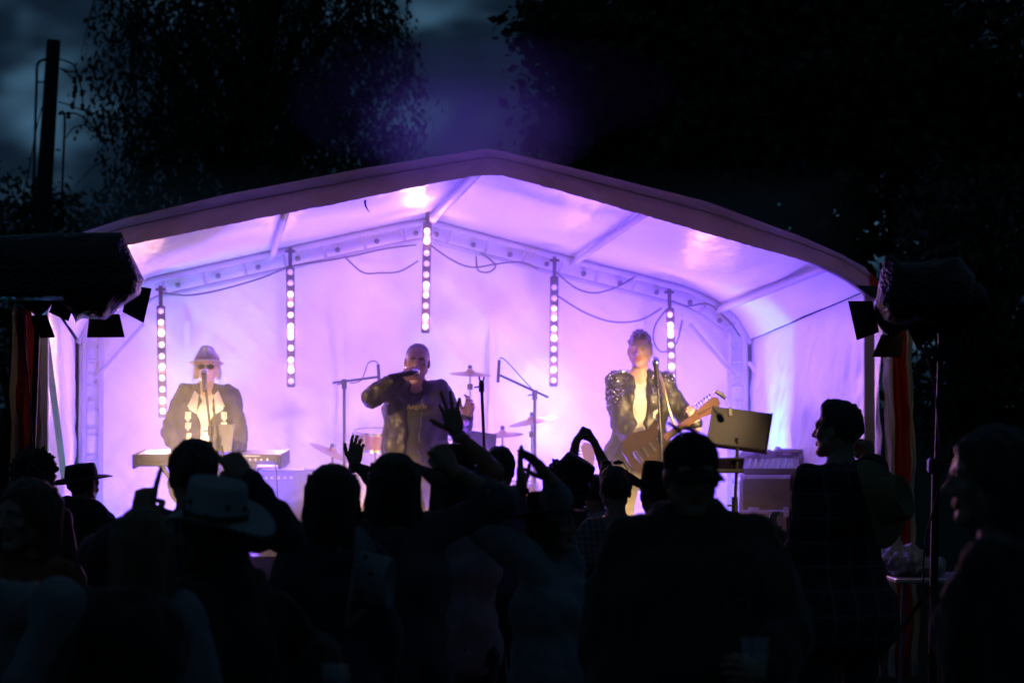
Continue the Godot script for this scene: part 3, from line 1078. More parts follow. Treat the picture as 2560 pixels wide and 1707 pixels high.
func build_cables() -> void:
	# black leads looped along the back arch, each from one fixing to the next
	var runs := [
		[[395, 730], [470, 738], [560, 722], [660, 692], [715, 668], "black lead drooping between the two battens nearest the keyboard"],
		[[715, 668], [790, 655], [880, 640], [960, 622], [1040, 612], "black lead running up along the back arch to the ridge"],
		[[860, 640], [905, 680], [950, 682], [1000, 678], [1045, 652], "black lead hanging in a slack double loop beside the ridge batten"],
		[[1075, 612], [1130, 650], [1180, 668], [1240, 660], [1300, 655], [1345, 672], "black lead running down along the back arch from the ridge"],
		[[1190, 640], [1195, 675], [1222, 680], [1238, 662], [1200, 630], "short loop of black lead knotted on the back arch"],
		[[1390, 680], [1440, 720], [1490, 732], [1545, 716], [1590, 690], "black lead in shallow scallops beyond the drum batten"],
		[[1395, 740], [1460, 780], [1530, 804], [1600, 800], [1655, 770], "long slack black lead hanging to the batten behind the guitarist"],
		[[1680, 752], [1720, 765], [1772, 760], [1820, 800], [1850, 840], "black lead following the arch towards the back leg"],
		[[1665, 775], [1640, 810], [1634, 850], [1655, 880], [1690, 860], [1706, 800], "coiled black lead hanging beside the batten behind the guitarist"],
	]
	for r in runs:
		var pts := []
		for p in r.slice(0, r.size() - 1):
			pts.append(tent_pt(p[0], p[1], 3.86))
		var m := MB.new()
		var base: Vector3 = pts[0]
		var sm := smooth_path(pts)
		for j in sm.size():
			sm[j] -= base
		m.tube(sm, 0.0075, 6)
		var o := part("cable", m, M.rubber, self)
		o.name = numbered("hanging_cable")
		o.position = base
		tag(o, r[-1], "cable", "leads looped along the back arch")
	var hook := MB.new()
	hook.tube(smooth_path([Vector3.ZERO, Vector3(0.005, -0.04, 0), Vector3(0.03, -0.08, 0)]), [0.008, 0.008, 0.008, 0.008, 0.007, 0.007, 0.006, 0.006, 0.005, 0.004, 0.003, 0.002, 0.002], 6)
	var hk := part("cable_tie", hook, M.rubber, self)
	hk.name = numbered("loose_strap")
	hk.position = tent_pt(912, 500, -0.09)
	tag(hk, "short black strap end dangling from the valance edge", "strap")

# ------------------------------------------------------------------ trees, pole
func leaf_crown(blobs: Array, count: int, size: float, droop: float, seed_: int, base: Vector3) -> MB:
	# many small leaf faces spread in clumps through the crown's volume
	var r := RandomNumberGenerator.new()
	r.seed = seed_
	var nz := FastNoiseLite.new()
	nz.seed = seed_
	nz.frequency = 0.55
	nz.fractal_octaves = 3
	var m := MB.new()
	var total := 0.0
	for b in blobs:
		total += b[1].x * b[1].y * b[1].z
	for b in blobs:
		var nn := int(count * b[1].x * b[1].y * b[1].z / total)
		var made := 0
		var tries := 0
		while made < nn and tries < nn * 6:
			tries += 1
			var p := Vector3(r.randf_range(-1, 1), r.randf_range(-1, 1), r.randf_range(-1, 1))
			var l := p.length()
			p *= 1.22
			l *= 1.22
			if l > 1.22 or l < 0.35 or (l > 0.8 and r.randf() < (l - 0.8) * 2.1):
				continue
			var q: Vector3 = b[0] + p * b[1]
			var dens := nz.get_noise_3d(q.x, q.y * (0.45 if droop > 0.5 else 1.0), q.z)
			if dens < r.randf_range(-0.45, 0.28) * (0.5 + l):
				continue
			# a hanging twig of leaves, or a tuft round a twig end
			var many := r.randi_range(9, 20) if droop > 0.5 else r.randi_range(4, 9)
			var sway := Vector3(r.randf_range(-0.03, 0.03), 0, r.randf_range(-0.03, 0.03))
			var tone := r.randf_range(0.7, 1.3)
			for w in many:
				made += 1
				var at_leaf := q - base
				if droop > 0.5:
					at_leaf += Vector3(r.randf_range(-0.035, 0.035), -w * 0.055, r.randf_range(-0.035, 0.035)) + sway * w
				else:
					at_leaf += Vector3(r.randfn(), r.randfn() * 0.7, r.randfn()) * size * 1.1
				var d := Vector3(r.randf_range(-1, 1), r.randf_range(-1, 0.4) - droop, r.randf_range(-1, 1)).normalized()
				var s := d.cross(Vector3(r.randf_range(-1, 1), r.randf_range(-1, 1), r.randf_range(-1, 1))).normalized()
				var k := size * r.randf_range(0.45, 1.45)
				m.col = Color(tone, tone * r.randf_range(0.95, 1.05), tone * 0.9)
				m.poly([at_leaf, at_leaf + d * k * 0.45 + s * k * 0.32, at_leaf + d * k, at_leaf + d * k * 0.45 - s * k * 0.32], s.cross(d).normalized())
	return m

func tree(called: String, label: String, foot: Vector3, height: float, trunk_r: float, blobs: Array, count: int, leaf: float, droop: float, seed_: int, lm: Material) -> void:
	var o := thing(called, label, "tree", foot)
	var r := RandomNumberGenerator.new()
	r.seed = seed_
	var m := MB.new()
	var pts := []
	var rad := []
	for j in 11:
		var t := j / 10.0
		pts.append(Vector3(0.12 * sin(t * 4.0 + seed_), height * t, 0.1 * cos(t * 3.0)))
		rad.append(trunk_r * (1.0 - 0.85 * t) + (0.12 * trunk_r / (t * 12.0 + 0.3)))
	m.tube(pts, rad, 10)
	part("trunk", m, M.bark, o)
	var lim := MB.new()
	for b in blobs:
		for k in 5:
			var to: Vector3 = b[0] - foot + Vector3(r.randf_range(-0.7, 0.7), r.randf_range(-0.6, 0.7), r.randf_range(-0.7, 0.7)) * b[1]
			var from: Vector3 = pts[clampi(int((to.y * 0.72) / height * 10.0), 2, 9)]
			var mid: Vector3 = from.lerp(to, 0.5) + Vector3(0, 0.25 if droop > 0.5 else 0.1, 0) * b[1].y * 0.3
			lim.tube(smooth_path([from, mid, to], 4), [0.09, 0.075, 0.06, 0.05, 0.04, 0.03, 0.022, 0.014, 0.008], 5, false)
			for tw in 6:
				var s := from.lerp(to, r.randf_range(0.5, 1.0)) + Vector3(0, 0.1, 0)
				var e := s + Vector3(r.randf_range(-0.5, 0.5), r.randf_range(-0.4, 0.4) - droop * 0.7, r.randf_range(-0.5, 0.5)) * 1.2
				lim.tube([s, s.lerp(e, 0.5) + Vector3(0, 0.08, 0), e], [0.016, 0.01, 0.004], 4, false)
	part("limbs", lim, M.bark, o)
	part("crown", leaf_crown(blobs, count, leaf, droop, seed_, foot), lm, o)

func build_trees() -> void:
	var d := 36.0
	var b := []
	for p in [[450, 110, 1.15, 1.5], [420, 330, 1.0, 1.0], [600, 60, 1.3, 1.6], [640, 300, 1.4, 1.3], [780, 90, 1.3, 1.5], [820, 320, 1.2, 1.1], [930, 180, 0.75, 1.2], [900, 400, 0.7, 0.8], [370, 190, 0.7, 1.1], [560, 470, 1.3, 0.65], [760, 470, 1.1, 0.6], [330, 470, 0.7, 0.5], [520, -220, 1.5, 1.6], [760, -240, 1.5, 1.6], [640, -480, 1.3, 1.6], [960, 20, 0.6, 0.9], [310, 60, 0.45, 0.9]]:
		b.append([at(p[0], p[1], d + rng.randf_range(-0.8, 0.8)), Vector3(p[2], p[3], 1.2)])
	tree("birch_tree", "tall birch with hanging twigs standing behind the marquee near the utility pole", Vector3(at(640, 900, d).x, 0, -d), 11.5, 0.2, b, 36000, 0.088, 0.9, 4, M.birch_leaf)
	d = 27.0
	b = []
	for p in [[1500, 100, 0.75, 0.75], [1430, 40, 0.45, 0.4], [1560, 300, 0.8, 0.7], [1700, 80, 1.1, 1.0], [1760, 330, 1.1, 0.9], [1950, 120, 1.3, 1.1], [1960, 420, 1.1, 0.8], [2180, 150, 1.3, 1.1], [2200, 450, 1.2, 0.9], [2430, 120, 1.3, 1.1], [2480, 420, 1.2, 1.0], [2640, 250, 1.2, 1.2], [1520, 470, 0.5, 0.5], [1640, 480, 0.6, 0.4], [1800, -160, 1.4, 1.1], [2200, -160, 1.5, 1.1], [1480, 190, 0.5, 0.5], [1345, 60, 0.22, 0.2], [1385, 110, 0.3, 0.2], [1375, 20, 0.28, 0.25], [1420, 235, 0.28, 0.25], [1405, 320, 0.3, 0.28], [1370, 390, 0.3, 0.3], [1440, 430, 0.4, 0.4], [1350, 470, 0.3, 0.25]]:
		b.append([at(p[0], p[1], d + rng.randf_range(-0.8, 0.8)), Vector3(p[2], p[3], 1.3)])
	tree("oak_tree", "broad dense oak towering behind the guitarist's side of the marquee", Vector3(at(2050, 900, d).x, 0, -d), 8.0, 0.34, b, 36000, 0.15, 0.1, 8, M.oak_leaf)
	# maple at the forest edge beyond the table, its leaves catching lamplight
	d = 20.5
	b = []
	for p in [[2420, 640, 0.5, 0.42], [2330, 720, 0.45, 0.4], [2520, 560, 0.5, 0.4], [2380, 520, 0.42, 0.34], [2500, 760, 0.5, 0.5], [2400, 900, 0.5, 0.5], [2560, 920, 0.55, 0.5], [2320, 980, 0.4, 0.5], [2480, 1060, 0.55, 0.5], [2620, 700, 0.5, 0.6]]:
		b.append([at(p[0], p[1], d), Vector3(p[2], p[3], 0.6)])
	tree("maple_tree", "young maple beyond the table with a few lamplit leaves", Vector3(at(2480, 900, d).x, 0, -d), 3.6, 0.08, b, 9000, 0.075, 0.3, 21, M.oak_leaf)
	# far shrubs left of the marquee
	for s in [[30, 560, 40.0, 1.2, 0.8, "rounded dark shrub at the foot of the utility pole"], [190, 560, 41.0, 1.1, 0.55, "low dark shrub between the utility pole and the birch"]]:
		var c := at(s[0], s[1], s[2])
		var foot := Vector3(c.x, 0, c.z)
		var bl := [[c, Vector3(s[3], s[4], 1.0)], [c + Vector3(0, -1.2, 0), Vector3(s[3] * 1.2, 1.2, 1.1)], [c + Vector3(0.4, -2.6, 0), Vector3(s[3] * 1.2, 1.3, 1.2)]]
		tree("shrub_tree", s[5], foot, c.y, 0.09, bl, 6000, 0.12, 0.2, 31 + int(s[0]), M.oak_leaf)

func build_utility_pole() -> void:
	var d := 31.0
	var top := at(133, 100, d)
	var low := at(104, 560, d)
	var foot := low + (low - top) / (top.y - low.y) * low.y
	var o := thing("utility_pole", "leaning wooden utility pole with side pipes and insulators rising behind the marquee", "utility pole", Vector3(foot.x, 0, foot.z))
	var b := Vector3(foot.x, 0, foot.z)
	var m := MB.new()
	m.tube([foot - b, low - b, top - b], [0.13, 0.105, 0.088], 14)
	part("shaft", m, M.pole_wood, o)
	var pipe := func(pts: Array, r: float, called: String) -> void:
		var w := []
		for p in pts:
			w.append(at(p[0], p[1], d - 0.05) - b)
		var q := MB.new()
		q.tube(smooth_path(w, 5), r, 6)
		part(called, q, M.black_metal, o)
	pipe.call([[80, 560], [84, 420], [90, 210], [93, 160], [112, 148]], 0.018, "conduit")
	pipe.call([[52, 500], [72, 420], [88, 330], [103, 268]], 0.008, "stay_wire")
	pipe.call([[152, 540], [156, 420], [160, 290], [145, 284]], 0.016, "conduit")
	pipe.call([[148, 148], [180, 160], [196, 190], [196, 200]], 0.012, "service_lead")
	pipe.call([[148, 170], [170, 178], [190, 180]], 0.012, "service_lead")
	pipe.call([[148, 170], [176, 190], [186, 205], [184, 250], [178, 268]], 0.010, "service_lead")
	pipe.call([[196, 200], [204, 232], [205, 268]], 0.010, "service_lead")
	pipe.call([[145, 254], [170, 262], [190, 270], [250, 288], [310, 306], [420, 330]], 0.010, "line_wire")
	pipe.call([[145, 286], [185, 283], [215, 300], [240, 330], [250, 345]], 0.012, "line_wire")
	pipe.call([[163, 345], [180, 322], [206, 312], [232, 322], [300, 345]], 0.008, "line_wire")
	for p in [[92, 205], [150, 375]]:
		pipe.call([[p[0], p[1]], [p[0] + (20 if p[0] < 120 else -12), p[1]]], 0.012, "clamp")
	pipe.call([[80, 444], [98, 446]], 0.012, "clamp")
	for p in [[185, 200], [187, 222], [184, 236], [200, 196], [204, 232], [205, 268], [180, 264], [170, 288]]:
		var q := MB.new()
		q.lathe([Vector2(0, -0.05), Vector2(0.02, -0.045), Vector2(0.035, -0.02), Vector2(0.02, -0.005), Vector2(0.035, 0.015), Vector2(0.018, 0.045), Vector2(0, 0.05)], 10, Transform3D(Basis.IDENTITY, at(p[0], p[1], d - 0.07) - b))
		part("insulator", q, M.black_plastic, o)

# ------------------------------------------------------------------ stage and gear
func mic_mb(xf: Transform3D, m: MB, g: MB) -> void:
	# handheld microphone: y towards the grille
	m.lathe([Vector2(0, -0.17), Vector2(0.011, -0.168), Vector2(0.0125, -0.16), Vector2(0.018, -0.02), Vector2(0.021, 0.0), Vector2(0.0225, 0.004)], 14, xf)
	g.lathe([Vector2(0.0225, 0.004), Vector2(0.0265, 0.014), Vector2(0.0265, 0.02), Vector2(0.0265, 0.026), Vector2(0.024, 0.044), Vector2(0.015, 0.056), Vector2(0, 0.06)], 16, xf)

func mic_stand(label: String, foot: Vector3, pts: Array, mic_dir, called := "microphone_stand") -> void:
	var o := thing(called, label, "microphone stand", foot, 0.0, "microphone stands on the stage")
	var m := MB.new()
	m.lathe([Vector2(0, 0), Vector2(0.13, 0), Vector2(0.13, 0.012), Vector2(0.03, 0.025), Vector2(0.015, 0.05)], 20, Transform3D.IDENTITY)
	part("base", m, M.black_metal, o)
	var p := MB.new()
	var loc := []
	for q in pts:
		loc.append(q - foot)
	p.tube([loc[0], loc[1]], 0.011, 8)
	part("pole", p, M.black_metal, o)
	var cl := MB.new()
	cl.tube([loc[1] - Vector3(0, 0.04, 0), loc[1] + Vector3(0, 0.03, 0)], 0.019, 8)
	cl.tube([loc[1] + Vector3(0.0, 0, 0), loc[1] + Vector3(-0.05, -0.01, 0.0)], 0.006, 6)
	part("clutch", cl, M.black_metal, o)
	if loc.size() > 2:
		var bm := MB.new()
		bm.tube(loc.slice(1) if loc.size() == 3 else [loc[2], loc[3]], 0.009, 8)
		part("boom", bm, M.black_metal, o)
	if mic_dir != null:
		var end: Vector3 = loc[-1]
		var clip := MB.new()
		clip.tube([end - Vector3(0, 0.02, 0), end + mic_dir * 0.06], 0.016, 8)
		part("clip", clip, M.rubber, o)

func vocal_mic(label: String, where: Vector3, dir: Vector3) -> void:
	var o := thing("microphone", label, "microphone", where)
	var b := Basis(Quaternion(Vector3.UP, dir.normalized()))
	var m := MB.new()
	var g := MB.new()
	mic_mb(Transform3D(b, Vector3.ZERO), m, g)
	part("handle", m, M.black_metal, o)
	part("grille", g, M.chrome, o)

func pencil_mic(label: String, a: Vector3, b: Vector3, lead: Array) -> void:
	var o := thing("microphone", label, "microphone", a)
	var m := MB.new()
	m.tube([Vector3.ZERO, (b - a) * 0.97, b - a], [0.012, 0.012, 0.009], 10)
	part("barrel", m, M.black_metal, o)
	var l := MB.new()
	var pts := []
	for q in lead:
		pts.append(q - a)
	l.tube(smooth_path(pts), 0.004, 5)
	part("lead", l, M.rubber, o)

func music_stand(label: String, foot: Vector3, centre: Vector3, w: float, h: float, yaw: float, tilt: float, roll := 0.0) -> Node3D:
	var o := thing("music_stand", label, "music stand", foot, 0.0, "music stands on the stage")
	var b := Basis(Vector3.UP, yaw) * Basis(Vector3.RIGHT, tilt) * Basis(Vector3.BACK, roll)
	var c := centre - foot
	var m := MB.new()
	m.box(c, Vector3(w, h, 0.006), b, 0.002)
	m.box(c + b * Vector3(0, -h * 0.5, -0.03), Vector3(w, 0.006, 0.06), b)
	for s in [-1.0, 1.0]:
		m.box(c + b * Vector3(s * w * 0.5, 0, 0.006), Vector3(0.008, h, 0.016), b)
	part("desk", m, M.black_metal, o)
	var p := MB.new()
	p.tube([Vector3(0, 0.1, 0), Vector3(0, c.y * 0.55, 0)], 0.014, 8)
	p.tube([Vector3(0, c.y * 0.5, 0), c + b * Vector3(0, -h * 0.3, 0.02)], 0.011, 8)
	part("pole", p, M.black_metal, o)
	var k := MB.new()
	k.tube([Vector3(0, c.y * 0.5, 0), Vector3(0, c.y * 0.6, 0)], 0.022, 10)
	k.tube([Vector3(0, c.y * 0.55, 0), Vector3(-0.05, c.y * 0.55, 0.01)], 0.008, 6)
	part("clutch", k, M.black_metal, o)
	for q in 3:
		var a := TAU * q / 3.0 + 0.7
		var lg := MB.new()
		lg.tube([Vector3(0, 0.16, 0), Vector3(cos(a) * 0.25, 0.012, sin(a) * 0.25)], 0.009, 6)
		part("leg", lg, M.black_metal, o)
	return o

func case_box(called: String, label: String, category: String, where: Vector3, size: Vector3, yaw: float, body: Material, group := "") -> Node3D:
	# road case: body, aluminium edging, ball corners, butterfly latch, handle, castors
	var o := thing(called, label, category, where, yaw, group)
	var m := MB.new()
	m.box(Vector3(0, size.y * 0.5, 0), size - Vector3(0.012, 0.0, 0.012), Basis.IDENTITY, 0.004)
	part("body", m, body, o)
	var e := MB.new()
	for sx in [-1.0, 1.0]:
		for sz in [-1.0, 1.0]:
			e.box(Vector3(sx * (size.x * 0.5 - 0.008), size.y * 0.5, sz * (size.z * 0.5 - 0.008)), Vector3(0.03, size.y - 0.01, 0.03), Basis.IDENTITY, 0.004)
	for sy in [0.0, 0.66, 1.0]:
		for sz in [-1.0, 1.0]:
			e.box(Vector3(0, clampf(sy * size.y, 0.015, size.y - 0.01), sz * (size.z * 0.5 - 0.007)), Vector3(size.x - 0.04, 0.026, 0.026), Basis.IDENTITY, 0.003)
	part("edging", e, M.alu, o)
	for sx in [-1.0, 1.0]:
		for sy in [0.0, 1.0]:
			for sz in [-1.0, 1.0]:
				var bc := MB.new()
				bc.ball(Vector3(sx * (size.x * 0.5 - 0.01), lerpf(0.02, size.y - 0.012, sy), sz * (size.z * 0.5 - 0.01)), Vector3.ONE * 0.032, 8)
				part("corner", bc, M.alu, o)
	for sx in [-0.28, 0.28]:
		var lt := MB.new()
		lt.box(Vector3(sx * size.x, size.y * 0.66, size.z * 0.5 + 0.008), Vector3(0.08, 0.07, 0.012), Basis.IDENTITY, 0.004)
		lt.box(Vector3(sx * size.x, size.y * 0.66, size.z * 0.5 + 0.018), Vector3(0.035, 0.02, 0.014), Basis.IDENTITY, 0.003)
		part("latch", lt, M.alu, o)
	var hd := MB.new()
	hd.box(Vector3(0, size.y * 0.36, size.z * 0.5 + 0.004), Vector3(0.16, 0.1, 0.008), Basis.IDENTITY, 0.003)
	hd.tube([Vector3(-0.05, size.y * 0.37, size.z * 0.5 + 0.012), Vector3(-0.04, size.y * 0.34, size.z * 0.5 + 0.03), Vector3(0.04, size.y * 0.34, size.z * 0.5 + 0.03), Vector3(0.05, size.y * 0.37, size.z * 0.5 + 0.012)], 0.007, 6)
	part("handle", hd, M.alu, o)
	return o

func build_stage_gear() -> void:
	# deck on legs with a black skirt
	var o := thing("stage_deck", "low black stage deck of square panels filling the marquee", "stage", tent(0, 0, 2.1), TENT_TURN)
	for a in 5:
		for b in 4:
			var m := MB.new()
			m.box(Vector3(-2.12 + a * 1.06, DECK - 0.02, 1.44 - b * 0.96), Vector3(1.054, 0.04, 0.954), Basis.IDENTITY, 0.003)
			part("deck_panel", m, M.deck, o)
	for a in 6:
		for b in 3:
			var m := MB.new()
			m.tube([Vector3(-2.6 + a * 1.04, 0, 1.85 - b * 1.85), Vector3(-2.6 + a * 1.04, DECK - 0.04, 1.85 - b * 1.85)], 0.024, 8)
			part("leg", m, M.alu, o)
	var sk := MB.new()
	sk.grid(160, 4, func(a: float, b: float) -> Vector3: return Vector3(lerpf(-2.64, 2.64, a), lerpf(DECK - 0.042, 0.01, b), 1.93 + 0.012 * sin(a * 190.0)))
	part("skirt", sk, M.rubber, o)

	# keyboard on its stand; the back of the case faces the crowd
	var kd := 16.95
	var k0 := at(336, 1150, kd)
	var k1 := at(700, 1140, kd - 0.12)
	var ax := (k1 - k0)
	var len := ax.length()
	var yaw := atan2(-ax.z, ax.x)
	var kc := (k0 + k1) * 0.5
	var kb := thing("keyboard", "long black stage keyboard on a stand in front of the hatted player", "keyboard", Vector3(kc.x, kc.y, kc.z), yaw)
	var km := MB.new()
	km.box(Vector3(0, -0.005, -0.13), Vector3(len, 0.085, 0.30), Basis(Vector3.RIGHT, 0.10), 0.018)
	part("case", km, M.black_plastic, kb)
	var pn := MB.new()
	pn.box(Vector3(0.02, 0.0, 0.026), Vector3(len * 0.94, 0.055, 0.012), Basis.IDENTITY, 0.003)
	part("rear_panel", pn, M.black_metal, kb)
	for x in [0.10, 0.17, 0.30, 0.34, 0.38, 0.42, 0.46]:
		var j := MB.new()
		j.lathe([Vector2(0.003, 0.004), Vector2(0.007, 0.006), Vector2(0.009, 0.002), Vector2(0.009, 0)], 10, Transform3D(Basis(Vector3.RIGHT, PI / 2), Vector3(x * len, -0.008, 0.032)))
		part("jack_socket", j, M.chrome, kb)
	for x in [[0.03, 0.10], [0.24, 0.16]]:
		var j := MB.new()
		j.box(Vector3(x[0] * len + 0.05, 0.016, 0.033), Vector3(x[1] * len, 0.010, 0.006), Basis.IDENTITY, 0.001)
		part("slot", j, M.grey_steel, kb)
	for k in 36:
		var key := MB.new()
		key.box(Vector3((k - 17.5) * len * 0.026, 0.038, -0.22), Vector3(len * 0.024, 0.014, 0.13), Basis(Vector3.RIGHT, 0.10), 0.002)
		part("key", key, M.drum_skin, kb)
	for s in [-1.0, 1.0]:
		var e := MB.new()
		e.box(Vector3(s * len * 0.5, -0.01, -0.12), Vector3(0.02, 0.105, 0.32), Basis(Vector3.RIGHT, 0.10), 0.008)
		part("end_cheek", e, M.black_plastic, kb)
	var ks := thing("keyboard_stand", "black crossed keyboard stand under the long keyboard", "stand", Vector3(kc.x, DECK, kc.z), yaw)
	var hgt := kc.y - DECK - 0.05
	for s in [-1.0, 1.0]:
		for z in [-0.24, -0.02]:
			var m := MB.new()
			m.tube([Vector3(s * 0.34, 0.02, z), Vector3(-s * 0.34, hgt, z + 0.01 * s)], 0.016, 8)
			part("leg", m, M.black_metal, ks)
		var m2 := MB.new()
		m2.tube([Vector3(s * 0.34, 0.02, -0.32), Vector3(s * 0.34, 0.02, 0.08)], 0.018, 8)
		m2.tube([Vector3(s * 0.34, hgt, -0.26), Vector3(s * 0.34, hgt, 0.02)], 0.018, 8)
		part("crossbar", m2, M.black_metal, ks)
	var kcord := MB.new()
	var c0 := at(680, 1146, kd - 0.2)
	kcord.tube(smooth_path([Vector3.ZERO, Vector3(0.03, -0.08, 0.03), Vector3(0.035, -0.35, 0.02), Vector3(-0.01, -0.6, 0.0), Vector3(-0.1, DECK - c0.y + 0.01, 0.1)]), 0.005, 6)
	var kco := part("cable", kcord, M.rubber, self)
	kco.name = numbered("hanging_cable")
	kco.position = c0
	tag(kco, "thin black lead dropping from the back of the keyboard", "cable")

	# guitar amplifier and cabinet beside the keyboard
	var ad := 18.2
	var a0 := at(668, 1300, ad)
	var amp := thing("guitar_amplifier", "wide amplifier head with a row of pale knobs beneath the keyboard's end", "amplifier", Vector3(a0.x, DECK, a0.z), 0.05)
	var top := at(668, 1174, ad).y - DECK
	var am := MB.new()
	am.box(Vector3(0, top * 0.5, 0), Vector3(0.74, top, 0.36), Basis.IDENTITY, 0.015)
	part("cabinet", am, M.black_plastic, amp)
	var strip := MB.new()
	strip.box(Vector3(0.02, top - 0.055, 0.186), Vector3(0.62, 0.062, 0.012), Basis.IDENTITY, 0.003)
	part("control_panel", strip, M.black_metal, amp)
	var topstrip := MB.new()
	topstrip.box(Vector3(-0.02, top + 0.006, 0.0), Vector3(0.60, 0.016, 0.30), Basis.IDENTITY, 0.004)
	part("top_plate", topstrip, M.alu, amp)
	for k in 9:
		if k == 3:
			continue
		var kn := MB.new()
		kn.lathe([Vector2(0.014, 0), Vector2(0.014, 0.006), Vector2(0.011, 0.02), Vector2(0, 0.021)], 12, Transform3D(Basis(Vector3.RIGHT, PI / 2), Vector3(-0.19 + k * 0.047, top - 0.055, 0.192)))
		part("knob", kn, M.alu, amp)
	var gr := MB.new()
	gr.box(Vector3(0, top * 0.42, 0.183), Vector3(0.66, top * 0.6, 0.01), Basis.IDENTITY, 0.004)
	part("grille_cloth", gr, M.rubber, amp)
	var pl := MB.new()
	pl.box(Vector3(0.13, top * 0.56, 0.19), Vector3(0.15, 0.045, 0.006), Basis.IDENTITY, 0.002)
	part("name_plate", pl, M.alu, amp)
	var ho := thing("headphones", "pair of dark headphones resting on the amplifier", "headphones", Vector3(a0.x, DECK, a0.z) + Vector3(0.06, top + 0.014, 0.06))
	for s in [-1.0, 1.0]:
		var cup := MB.new()
		cup.ball(Vector3(s * 0.05, 0.042, 0), Vector3(0.042, 0.042, 0.025), 10)
		part("ear_cup", cup, M.black_plastic, ho)
	var bandm := MB.new()
	bandm.tube(smooth_path([Vector3(-0.09, 0.04, 0), Vector3(-0.085, 0.012, 0.06), Vector3(0, 0.010, 0.11), Vector3(0.085, 0.012, 0.06), Vector3(0.09, 0.04, 0)]), 0.007, 6)
	part("headband", bandm, M.black_plastic, ho)

	# microphone stands
	var f := at(540, 1450, 16.6)
	mic_stand("straight black microphone stand in front of the hatted keyboard player", Vector3(f.x, DECK, f.z), [Vector3(f.x, DECK + 0.02, f.z), at(525, 1075, 16.6), at(512, 955, 16.75)], Vector3(-0.03, 0.1, -0.03))
	vocal_mic("small dark vocal microphone at the hatted keyboard player's mouth", at(510, 938, 16.80), Vector3(-0.05, 0.35, -0.4))
	f = at(860, 1450, 17.6)
	mic_stand("thin boom stand holding a pencil microphone over the drums, on the keyboard side", Vector3(f.x, DECK, f.z), [Vector3(f.x, DECK + 0.02, f.z), at(860, 958, 17.6), at(832, 957, 17.55), at(945, 942, 17.75)], null)
	pencil_mic("slim pencil microphone hanging upright on the keyboard-side drum boom", at(945, 910, 17.78), at(948, 962, 17.78), [at(945, 908, 17.78), at(935, 902, 17.78), at(920, 908, 17.78), at(912, 930, 17.76), at(900, 952, 17.7), at(875, 958, 17.65)])
	f = at(1337, 1450, 17.6)
	mic_stand("boom stand holding a pencil microphone over the cymbals, on the guitarist's side", Vector3(f.x, DECK, f.z), [Vector3(f.x, DECK + 0.02, f.z), at(1337, 985, 17.6), at(1370, 993, 17.55), at(1250, 938, 17.75)], null)
	pencil_mic("slim pencil microphone hanging upright over the cymbals", at(1248, 900, 17.78), at(1245, 956, 17.78), [at(1249, 898, 17.78), at(1256, 895, 17.78), at(1275, 912, 17.76), at(1305, 945, 17.7), at(1330, 972, 17.62)])
	f = at(1226, 1470, 16.2)
	mic_stand("leaning empty microphone stand with an open clip beside the singer", Vector3(f.x, DECK, f.z), [Vector3(f.x, DECK + 0.02, f.z), at(1204, 965, 16.2)], null)
	var fork := thing("microphone_clip", "open fork-shaped clip on top of the empty microphone stand", "clip", at(1204, 965, 16.2))
	var fk := MB.new()
	fk.tube([Vector3(0, 0, 0), Vector3(0, 0.035, 0)], 0.011, 8)
	fk.tube(smooth_path([Vector3(-0.016, 0.065, 0), Vector3(-0.014, 0.042, 0), Vector3(0, 0.034, 0), Vector3(0.014, 0.042, 0), Vector3(0.016, 0.062, 0)]), 0.006, 6)
	part("fork", fk, M.rubber, fork)
	f = at(1668, 1480, 16.3)
	mic_stand("straight black microphone stand in front of the guitarist", Vector3(f.x, DECK, f.z), [Vector3(f.x, DECK + 0.02, f.z), at(1652, 1090, 16.35), at(1643, 925, 16.45)], Vector3(-0.02, 0.2, -0.08))
	vocal_mic("silver-grilled vocal microphone on the guitarist's stand", at(1640, 912, 16.47), Vector3(-0.05, 0.9, -0.4))

	# music stands
	f = at(590, 1450, 16.7)
	music_stand("dark folding music stand with a translucent sheet beside the keyboard player's microphone", Vector3(f.x, DECK, f.z), at(556, 1095, 16.75), 0.15, 0.2, -0.25, -0.35)
	f = at(1215, 1450, 16.9)
	music_stand("dark music stand with rounded desk behind the raised hands, beside the singer", Vector3(f.x, DECK, f.z), at(1185, 1110, 16.9), 0.30, 0.22, 0.25, -0.6, -0.18)
	f = at(1838, 1480, 16.2)
	var ms := music_stand("large tilted music stand with a clip-on lamp in front of the guitarist", Vector3(f.x, DECK, f.z), at(1850, 1070, 16.2), 0.40, 0.27, -0.12, -0.45, -0.14)
	var sheet := thing("sheet_music", "curled pale sheet of music on the guitarist's music stand", "paper", at(1872, 1040, 16.35))
	var sm := MB.new()
	sm.grid(14, 10, func(a: float, b: float) -> Vector3: return Vector3((a - 0.5) * 0.21, b * 0.055 - 0.03, -0.03 - 0.16 * b + 0.05 * sin(a * PI) * b))
	part("sheet", sm, M.paper, sheet)
	var cl := thing("clip_lamp", "small gooseneck clip lamp on the large music stand", "lamp", at(1826, 1030, 16.15))
	var cm := MB.new()
	cm.box(Vector3(0, 0.0, 0), Vector3(0.03, 0.06, 0.03), Basis.IDENTITY, 0.006)
	part("clip", cm, M.black_plastic, cl)
	var gn := MB.new()
	gn.tube(smooth_path([Vector3(0, 0.03, 0), Vector3(-0.03, 0.075, 0), Vector3(-0.05, 0.105, -0.01)]), 0.005, 6)
	part("gooseneck", gn, M.black_plastic, cl)
	var hd := MB.new()
	hd.tube([Vector3(-0.03, 0.09, 0), Vector3(-0.055, 0.115, -0.01), Vector3(-0.10, 0.14, -0.01)], [0.012, 0.017, 0.013], 8)
	part("lamp_head", hd, M.black_plastic, cl)
